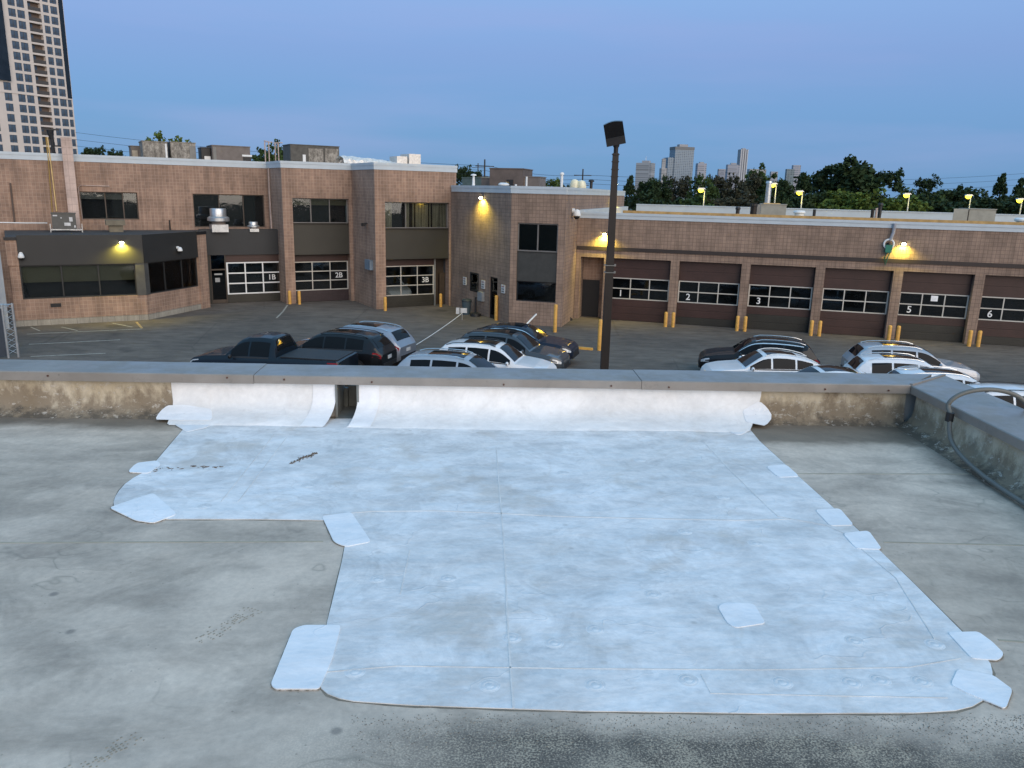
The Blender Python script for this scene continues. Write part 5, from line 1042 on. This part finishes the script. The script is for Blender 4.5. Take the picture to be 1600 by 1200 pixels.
plant('pale grey box unit on the garage wing roof above door 2', PR, 1188, 1228, 320, 14, 2.2, mat('unit_pale', (.30, .29, .25), .7, 0, .15, 2), zb, parts=[(-.35, -.02, .1, 1.0, mat('unit_shade', (.22, .21, .19), .7), 'side_wing'), (.1, .75, 1.06, 1.12, GASY, 'gas_line')])
plant('pale grey box unit with a slanting duct on the garage wing roof above door 5', PR, 1512, 1555, 327.5, 14, 2.4, mat('unit_pale', (.30, .29, .25), .7, 0, .15, 2), zb, parts=[(-.55, -.02, .05, 1.02, mat('unit_pale', (.3, .29, .25), .7), 'side_wing'), (-.02, .02, .0, 1.0, BROWNP, 'corner_post')])
# ---- far left: grey panel wall and chain-link gate
fw = root('panel_wall', 'pale grey concrete panel wall at the far left edge of the lot', 'wall', onz(-10, 470))
q0 = onz(-16, 520); Pw = Plane((q0.x, q0.y), 80)
sW = Pw.at(6, 440)[0]
lw(Pw, MB().box(sW - 9, sW, 0, .25, 0, 4.9), 'panel', mat('panel_concrete', (.40, .42, .44), .8, 0, .1, 1), fw); lw(Pw, MB().box(sW - 9, sW + .03, -.03, .28, 4.9, 5.05), 'cap', COPE, fw)
fg = root('chain_link_gate', 'rolled back chain-link gate with dark privacy screen at the far left', 'gate', onz(20, 560))
gp0 = onz(36, 556); GX, GY = gp0.x, gp0.y - .3
ob('post', MB().tube([(GX, GY, 0), (GX, GY, 2.3)], .05, 8), STEEL, fg); ob('post', MB().tube([(GX - .30, GY - .2, 0), (GX - .30, GY - .2, 2.25)], .05, 8), STEEL, fg)
mb = MB()
for k in range(9):
    for a_, b2 in (((GX - .30, GY - .2), (GX, GY)), ((GX, GY), (GX - .30, GY - .2))): mb.tube([(a_[0], a_[1], .15 + k * .24), (b2[0], b2[1], .15 + k * .24 + .24)], .012, 4)
ob('brace_wires', mb, STEEL, fg)
ob('privacy_screen', MB().prism([(GX - 6, GY - .65), (GX - .30, GY - .23), (GX - .30, GY - .21), (GX - 6, GY - .63)], .08, 2.1), mat('screen_blue_grey', (.045, .055, .07), .9, 0, .15, 2), fg)
mb = MB()
for k in range(24): x = GX - .5 - k * .23; mb.box(x - .012, x + .012, GY - .68 + (k * .0) + (GX - .30 - x) * -.075 + .40, GY - .66 + (GX - .30 - x) * -.075 + .40, .05, 2.15)
ob('top_rail', MB().tube([(GX - 6, GY - .63, 2.15), (GX, GY, 2.25)], .03, 6), STEEL, fg)
# ================================================================== FAR THINGS
def leafmat(name, c, var=.45):
    mt, n, l, b = newmat(name); oc = coords(n)
    f1 = ramp(n, l, noise(n, l, oc, .45, 5, .7), [(.3, tuple(v * (1 - var) for v in c)), (.7, tuple(v * (1 + var) for v in c))])
    f2 = ramp(n, l, noise(n, l, oc, 3.0, 3, .7), [(.3, .7), (.7, 1.3)])
    l.new(mixn(n, l, 1, f1, f2, 'MULTIPLY'), b.inputs['Base Color']); b.inputs['Roughness'].default_value = .7; b.inputs['Specular IOR Level'].default_value = .15
    return mt
LEAFS = dict(dark=leafmat('leaf_dark', (.026, .046, .018)), mid=leafmat('leaf_mid', (.042, .072, .022)), lime=leafmat('leaf_lime', (.085, .125, .026)), brown=leafmat('leaf_brown', (.044, .046, .028)))
BARK = mat('bark', (.05, .042, .035), .95, 0, .3, 4)
def crown_mesh(name, m_, seed, conifer=False, n=4200, lobes=12, leaf=.060):
    """unit crown: radius about 1, height 0..2, made of leaf clumps with gaps"""
    rnd = random.Random(seed); mb = MB(); cl = []
    if conifer:
        for k in range(70):
            z = rnd.random() ** .8; r_ = (1 - z) * .95 + .06; a = rnd.random() * 6.28; rr = r_ * rnd.uniform(.45, 1); cl.append((rr * math.cos(a), rr * math.sin(a), .1 + 1.9 * z - .12 * rr, .20 * (1.15 - z * .75), .45))
    else:
        for k in range(lobes):
            a = rnd.random() * 6.28; r_ = rnd.random() ** .5 * .70; z = .55 + rnd.random() * 1.05; r_ *= math.sqrt(max(.1, 1 - ((z - .95) / 1.0) ** 2)); 
            big = (r_ * math.cos(a), r_ * math.sin(a), z); R_ = rnd.uniform(.26, .46)
            for j in range(9):
                d = Vector((rnd.gauss(0, 1), rnd.gauss(0, 1), rnd.gauss(0, .8))).normalized() * R_ * rnd.uniform(.5, 1.05); cl.append((big[0] + d.x, big[1] + d.y, big[2] + d.z, rnd.uniform(.10, .20), .8))
    per = max(8, n // len(cl))
    for cx, cy, cz, cr, fl in cl:
        for j in range(per):
            d = Vector((rnd.gauss(0, 1), rnd.gauss(0, 1), rnd.gauss(0, 1) * fl)).normalized() * cr * rnd.random() ** .4; p = Vector((cx, cy, cz)) + d
            u = Vector((rnd.gauss(0, 1), rnd.gauss(0, 1), rnd.gauss(0, .6))).normalized(); w = u.cross(Vector((rnd.gauss(0, 1), rnd.gauss(0, 1), rnd.gauss(0, 1)))).normalized(); s = leaf * rnd.uniform(.6, 1.3)
            mb.add([p - u * s, p + w * s * .6, p + u * s, p - w * s * .6], [(0, 1, 2, 3)])
    return mb.mesh(name, m_)
def trunk_mesh(seed, conifer=False):
    rnd = random.Random(seed); mb = MB().tube([(0, 0, 0), (.02, 0, .4), (0, .02, .9), (.01, 0, 1.35 if not conifer else 1.9)], [.075, .055, .04, .012], 7)
    if not conifer:
        for k in range(7):
            a = k * .9 + rnd.random(); z = .35 + .1 * k; mb.tube([(0, 0, z), (.25 * math.cos(a), .25 * math.sin(a), z + .22), (.55 * math.cos(a), .55 * math.sin(a), z + .42)], [.03, .02, .006], 5)
    else:
        for k in range(10):
            a = k * 2.4; z = .25 + .15 * k; r_ = .6 * (1 - z / 2); mb.tube([(0, 0, z), (r_ * math.cos(a), r_ * math.sin(a), z - .04)], [.018, .005], 4)
    return mb.mesh('trunk', BARK)
CR = {}
for kk in LEAFS:
    for sd in range(3): CR[kk, sd] = crown_mesh('crown', LEAFS[kk], hash((len(kk), sd * 7 + len(kk))) % 999 + sd, False)
    CR[kk, 'c'] = crown_mesh('crown', LEAFS[kk], 50 + len(kk), True, 3600, leaf=.055)
TRM = [trunk_mesh(1), trunk_mesh(2)]; TRC = trunk_mesh(3, True)
def tree(px, ytop, wpx, dist, kind, label, var=0, grp='trees beyond the buildings', rot=0):
    v = ray(px, ytop); q = CAM + v * (dist / v.y); h = max(3.0, q.z); rr = wpx / FPX * (q - CAM).dot(FWD) / 2
    o = root('tree', label, 'tree', (q.x, q.y, 0), grp); con = var == 'c'
    ch_ = min(h * .92, rr * 2.6) if not con else h * .9
    Mt = Matrix.Translation((q.x, q.y, 0)) @ Matrix.Rotation(rot or px * .7, 4, 'Z') @ Matrix.Diagonal((rr * 1.05, rr * 1.05, h * .5, 1))
    ob('trunk', TRC if con else TRM[int(px) % 2], None, o, Mt)
    Mc = Matrix.Translation((q.x, q.y, h - ch_)) @ Matrix.Rotation(rot or px * .7, 4, 'Z') @ Matrix.Diagonal((rr, rr, ch_ * .5 * (1.0 if con else 1.06), 1))
    ob('crown', CR[kind, var], None, o, Mc)
T = [ # px, top py, width px, distance, kind, variant, label
 (985, 276, 50, 118, 'dark', 'c', 'dark conifer just right of the lamp post, left end of the tree line'), (1012, 280, 44, 112, 'dark', 1, 'low dark tree in front of the pale slab tower'), (1034, 274, 46, 120, 'dark', 0, 'dark rounded tree in front of the left foot of the glass tower'),
 (1065, 277, 52, 128, 'brown', 2, 'brownish tree at the foot of the glass tower'), (1100, 270, 54, 118, 'mid', 0, 'green tree behind the leftmost lit street light'), (1130, 268, 56, 124, 'brown', 1, 'brownish bare-looking tree left of the striped tower'),
 (1165, 272, 52, 112, 'brown', 2, 'brown tree in front of the low white office tower'), (1193, 262, 62, 132, 'mid', 2, 'tall green tree hiding the foot of the striped tower'), (1226, 280, 44, 108, 'dark', 1, 'low dark tree between two lit street lights'), (1258, 272, 60, 126, 'dark', 'c', 'dark conifer left of the largest tree'),
 (1318, 244, 120, 128, 'dark', 0, 'largest and tallest dark tree on the right skyline'), (1290, 268, 60, 134, 'dark', 2, 'dark tree at the left shoulder of the largest tree'), (1382, 264, 70, 132, 'dark', 1, 'dark tree at the right shoulder of the largest tree'), (1330, 296, 90, 96, 'lime', 1, 'low lime green tree under the largest tree'), (1388, 297, 80, 94, 'lime', 2, 'low lime green tree beside the lit street light above the drain pipe'),
 (1455, 273, 34, 140, 'dark', 2, 'small round tree standing above the low canopy right of centre'), (1440, 294, 70, 110, 'mid', 0, 'low green tree right of the lime trees'), (1490, 293, 74, 116, 'dark', 1, 'low dark tree behind the white-lit street light'), (1512, 289, 56, 126, 'dark', 0, 'dark tree top peeping between low canopies on the right'), (1540, 297, 66, 112, 'dark', 2, 'low dark tree left of the pointed conifer'),
 (1567, 273, 54, 128, 'dark', 'c', 'pointed conifer near the right edge'), (1596, 280, 50, 124, 'dark', 'c', 'conifer cut by the right edge of the view'), (1625, 296, 70, 116, 'dark', 1, 'low dark tree beyond the right edge'), (1470, 303, 90, 98, 'dark', 2, 'dark low canopy behind the slanting duct unit'), (1570, 306, 90, 100, 'dark', 0, 'dark low canopy at the right end behind the wing roof'),
 (1225, 296, 70, 98, 'dark', 0, 'dark low canopy behind the pale box unit on the wing roof'), (1150, 299, 80, 96, 'brown', 0, 'low brown thicket behind the wing roof'), (1090, 300, 70, 96, 'mid', 1, 'low green thicket under the leftmost lit street light'), (1020, 301, 80, 98, 'dark', 2, 'low dark thicket at the left end of the wing roof'), (1275, 298, 60, 97, 'dark', 1, 'low dark thicket under the conifer left of the largest tree'),
 (258, 207, 70, 96, 'lime', 0, 'light green tree top rising above the mottled rooftop screens'), (425, 224, 58, 104, 'mid', 2, 'green tree top behind the pale vent pipes'), (145, 228, 52, 150, 'dark', 1, 'dark tree top right of the chimney, nearest the tower'), (178, 232, 30, 155, 'dark', 0, 'small dark tree top left of the low brown rooftop unit'),
 (716, 257, 30, 110, 'dark', 0, 'small dark tree top at the right end of the two-storey coping'), (735, 260, 40, 115, 'dark', 2, 'dark round tree top left of the utility pole'), (860, 278, 36, 90, 'lime', 1, 'light green bush top right of the brown rooftop units'), (893, 287, 40, 95, 'dark', 1, 'low dark bush behind the dome skylights')]
for px, yt, w, dd_, kd, vr, lab in T: tree(px, yt, w * (1.25 if yt < 292 else 1.5), dd_, kd, lab, vr)
# street lights beyond the wing
def street(px, py, dist, label, pole=True, power=0):
    v = ray(px, py); q = CAM + v * (dist / v.y); o = root('street_light', label, 'street light', (q.x, q.y, 0), 'lit street lights beyond the wing')
    ob('pole', MB().tube([(q.x, q.y, 0), (q.x, q.y, q.z - .05)], [.11, .06], 8), STEEL, o); ob('arm', MB().tube([(q.x, q.y, q.z - .1), (q.x - .5, q.y - .3, q.z + .05)], .05, 6), STEEL, o)
    ob('lamp_head', MB().prism_y([(-.42, 0), (-.38, .14), (.18, .16), (.32, .05), (.32, 0)], -.2, .2), STEEL, o, Matrix.Translation((q.x - .35, q.y - .3, q.z + .06)))
    ob('lens', MB().lathe([(.05, -.26), (.22, -.16), (.28, -.02), (.25, .055)], 14), LAMPY, o, Matrix.Translation((q.x - .45, q.y - .32, q.z)), True)
    ld = bpy.data.lights.new('lamp_light', 'POINT'); ld.energy = power or 70; ld.color = (1, .82, .16); ld.shadow_soft_size = .4; lo = bpy.data.objects.new('lamp_light', ld); link(lo, o, Matrix.Translation((q.x - 1.0, q.y - 1.6, q.z - .7)))
for px, py, dd_, lab in [(1101, 297, 82, 'lit street light leftmost on the tree line'), (1213, 289, 86, 'lit street light beside the tall silver exhaust stack'), (1254, 301, 84, 'lit street light above door 3, before the dark conifer'), (1421, 305, 83, 'lit street light beside the lime green trees above the drain pipe'), (1517, 307, 88, 'lit whitish street light above the slanting duct unit'), (1597, 313, 84, 'lit street light cut by the right edge of the view')]: street(px, py, dd_, lab)
# utility poles and wires
def upole(px, yt, dist, label):
    v = ray(px, yt); q = CAM + v * (dist / v.y); o = root('utility_pole', label, 'utility pole', (q.x, q.y, 0), 'utility poles'); ob('pole', MB().tube([(q.x, q.y, 0), (q.x, q.y, q.z)], [.15, .09], 8), BARK, o)
    for k in (0, 1): ob('crossarm', MB().box(q.x - 1.2 + .3 * k, q.x + 1.2 - .3 * k, q.y - .05, q.y + .05, q.z - .9 - 1.3 * k, q.z - .80 - 1.3 * k), BARK, o)
    return q
u1 = upole(757.5, 249, 105, 'utility pole with crossarms left of the brown rooftop unit'); u2 = upole(911, 264, 112, 'utility pole behind the dome skylights'); u3 = upole(747, 255, 160, 'farther pale utility pole just left of the near one')
def wire(a, b_, sag, label):
    pts = [a.lerp(b_, t / 24) - Vector((0, 0, sag * 4 * (t / 24) * (1 - t / 24))) for t in range(25)]
    tag(ob('wire', MB().tube(pts, .020, 4), BLACK), label, 'wire', 'overhead wires')
def far(px, py, dist): v = ray(px, py); return CAM + v * (dist / v.y)
for i, (ya, yb, yc, nm_) in enumerate([(207, 0, 285, 'upper'), (218, 3, 290, 'middle'), (228, 6, 298, 'lower')]):
    a = far(118, ya, 120); m1 = u1 - Vector((.6 * (i - 1), 0, .8 + i * .55)); m2 = u2 - Vector((.6 * (i - 1), 0, .8 + i * .55)); c = far(1640, 268 + i * 9, 150)
    wire(a, m1, .6, f'{nm_} overhead wire from the tower to the utility pole'); wire(m1, m2, .5, f'{nm_} overhead wire between the two utility poles'); wire(m2, c, 1.2, f'{nm_} overhead wire from the second pole to the right edge')
# ------------------------------------------------ apartment tower at left
v = ray(118, 235); TPp = CAM + v * (260 / v.y); PT = Plane((TPp.x, TPp.y), 60); kx = 260 / 225
STUC = mat('tower_stucco', (.58, .515, .465), .85, 0, .05, .3); SPAN = mat('tower_spandrel', (.60, .55, .52), .85, 0, .05, .3); TGL = mat('tower_glass', (.065, .09, .12), .12, 0, .4, .35, 0, .8); CURT = mat('tower_curtain_wall', (.010, .014, .018), .18, 0, .5, .4)
tw = root('apartment_tower', 'tall pink stucco apartment tower with rows of windows and balconies at far left', 'tower', PT.pt(-9, 10))
cols_ = [(c[0] * kx, c[1] * kx) for c in ((-17.0, -15.3), (-13.65, -12.0), (-11.45, -9.75), (-8.8, -5.5), (-4.8, -3.45), (-2.8, -1.15), (-.65, .27))]
cols_ = [(-32.0, -30.1), (-28.0, -26.1), (-24.0, -22.1)] + cols_
fl = 2.95; z0f = PT.at(31, 164)[1] - 1.95 - fl * 9; FL = 26
ops, bal = [], []
for k in range(FL):
    za = z0f + k * fl
    for j, (a, b_) in enumerate(cols_):
        if j == 6: ops.append((a, b_, za - .25, za + 2.15, 1.3)); bal.append((a, b_, za))
        elif (j == 9 and k > 10) or (j <= 3 and k > 11): continue
        else: ops.append((a - .10, b_ + .10, za - .10, za + 2.08))
ops = [o_ for o_ in ops if o_[2] > 4]
TZ = z0f + FL * fl
wall(PT, -34, .55, 0, TZ, ops, .22, STUC, tw)
wpane = {}
for o_ in ops:
    a, b_, c, d = o_[:4]
    if len(o_) == 5:
        lw(PT, MB().box(a, b_, 1.28, 1.32, c, d), 'balcony_glazing', mat('balcony_back', (.12, .085, .065), .6), tw); lw(PT, MB().box(a + .35, a + 1.5, 1.24, 1.28, c + .1, d - .2), 'balcony_door', TGL, tw)
        lw(PT, MB().box(a + .01, b_ - .01, .03, .07, c + .12, c + 1.05), 'railing', mat('railing_glass', (.07, .06, .05), .3), tw)
    else:
        key = round(b_ - a, 3)
        if key not in wpane:
            W_ = b_ - a
            wpane[key] = (MB().box(0, W_, .16, .19, 0, 2.18).mesh('window', TGL), MB().box(W_ * .48, W_ * .52, .10, .16, 0, 2.18).box(0, W_, .10, .16, .60, .68).mesh('window_bar', BRONZE))
        Mw = PT.M @ Matrix.Translation((a, 0, c)); w_ = ob('window', wpane[key][0], None, tw, Mw); ob('window_bar', wpane[key][1], None, w_, Mw)
lw(PT, MB().box(-.75, .60, -.06, .1, z0f + 11 * fl - .5, TZ), 'curtain_wall', CURT, tw); lw(PT, MB().box(-34.1, -17.7, -.6, .1, z0f + 12 * fl - .5, TZ), 'curtain_wall', CURT, tw)
lw(PT, MB().box(-34.05, .6, -.12, .0, z0f + 11 * fl - .85, z0f + 11 * fl - .55), 'string_course', STUC, tw)
lw(PT, MB().box(.55, .75, 0, 18, 0, TZ).box(-34, -33.8, 0, 18, 0, TZ).box(-34, .55, 17.8, 18, 0, TZ).box(-34, .7, .3, 18, TZ - .3, TZ + .2), 'side_wall', STUC, tw)
lw(PT, MB().box(-33.8, .5, 1.4, 1.5, 0, TZ - .3), 'dark_interior', DARK, tw)
# ------------------------------------------------ skyline
def facade(name, c, g, fw_, fh, msz=.35):
    mt, n, l, b = newmat(name); oc = coords(n); s_ = n.new('ShaderNodeSeparateXYZ'); l.new(oc, s_.inputs[0]); cx = n.new('ShaderNodeCombineXYZ'); l.new(mathn(n, l, 'ADD', s_.outputs['X'], s_.outputs['Y']), cx.inputs[0]); l.new(s_.outputs['Z'], cx.inputs[1])
    br = n.new('ShaderNodeTexBrick'); br.offset = 0; br.inputs['Scale'].default_value = 1; br.inputs['Brick Width'].default_value = fw_; br.inputs['Row Height'].default_value = fh; br.inputs['Mortar Size'].default_value = msz; br.inputs['Color1'].default_value = (*g, 1); br.inputs['Color2'].default_value = (*[v * 1.9 for v in g], 1); br.inputs['Mortar'].default_value = (*c, 1)
    l.new(cx.outputs[0], br.inputs['Vector']); l.new(br.outputs['Color'], b.inputs['Base Color']); b.inputs['Roughness'].default_value = .5; return mt
def tower(label, x0, x1, yt, dist, m_, parts=(), rot=0, dep=.6, cap=True):
    a, b_ = far(x0, yt, dist), far(x1, yt, dist); W_ = b_.x - a.x; c = (a + b_) / 2; M_ = Matrix.Translation((c.x, c.y + W_ * dep, 0)) @ Matrix.Rotation(rad(rot), 4, 'Z'); o = root('high_rise', label, 'tower', (c.x, c.y + W_ * dep, 0), 'towers on the far skyline')
    w = W_ / (abs(math.cos(rad(rot))) + dep * 2 * .5 * abs(math.sin(rad(rot))))
    ob('shaft', MB().box(-w / 2, w / 2, -w * dep / 2, w * dep / 2, 0, c.z), m_, o, M_)
    if cap: ob('penthouse', MB().box(-w * .2, w * .25, -w * dep * .2, w * dep * .25, c.z, c.z + w * .14), mat('penthouse_grey', (.30, .30, .31), .8), o, M_)
    for p0, p1, z0, z1, pm_, pn in parts: ob(pn, MB().box(-w / 2 + w * p0, -w / 2 + w * p1, -w * dep / 2 - w * .02, -w * dep / 2 + w * .01, c.z * z0, c.z * z1), pm_, o, M_)
    return o, w, c, M_
FG1 = facade('slab_facade', (.33, .33, .33), (.17, .18, .19), 60, 3.1, .55); FG2 = facade('glass_facade', (.22, .27, .31), (.06, .09, .13), 4.2, 3.4, .8); FG3 = facade('stripe_facade', (.40, .42, .45), (.07, .08, .10), 5.5, 400, 1.3); FG4 = facade('office_facade', (.28, .29, .33), (.12, .14, .18), 40, 3.6, .9)
o, w, c, M_ = tower('pale beige slab tower with a mast on the far skyline', 997, 1028, 254, 1300, FG1, rot=-28, dep=.7); ob('mast', MB().tube([(0, 0, c.z), (0, 0, c.z + w * .4)], w * .012, 6), STEEL, o, M_)
o, w, c, M_ = tower('tallest wide glass tower with a stepped shoulder on the far skyline', 1053, 1089, 229, 1700, FG2, rot=12, dep=.7); ob('shoulder', MB().box(-w * .82, -w / 2, -w * .3, w * .3, 0, c.z * .80), FG2, o, M_); ob('shoulder_low', MB().box(-w * 1.0, -w * .82, -w * .25, w * .3, 0, c.z * .60), FG1, o, M_); ob('crown_band', MB().box(-w * .51, w * .51, -w * .36, w * .36, c.z * .95, c.z * 1.005), mat('crown_grey', (.12, .13, .14), .5), o, M_)
tower('thin pale tower with a light on top, left of the tallest glass tower', 1035.5, 1041, 248, 1500, FG1, dep=1); tower('grey office block right of the tallest glass tower', 1090, 1106, 255, 1500, FG4, rot=10)
tower('slender striped tower with pale ribs on the far skyline', 1158, 1172, 233, 2000, FG3, rot=8, dep=.9); tower('low violet-grey office block left of the striped tower', 1139, 1158, 257, 1600, FG4); tower('low pale block right of the striped tower', 1174, 1200, 264, 1600, FG1, cap=False); tower('low grey block in the gap left of the violet-grey office', 1124, 1136, 264, 1700, FG4, cap=False)
tower('greenish glass block left of the stepped pair at right', 1231, 1243, 264, 1500, facade('teal_facade', (.16, .21, .23), (.05, .08, .10), 5, 3.4, .5), cap=False); tower('taller grey block of the stepped pair at right', 1241, 1253, 258, 1600, FG4, cap=False); tower('narrow grey block above the street light by the silver stack', 1206, 1217, 268, 1400, FG4, cap=False)
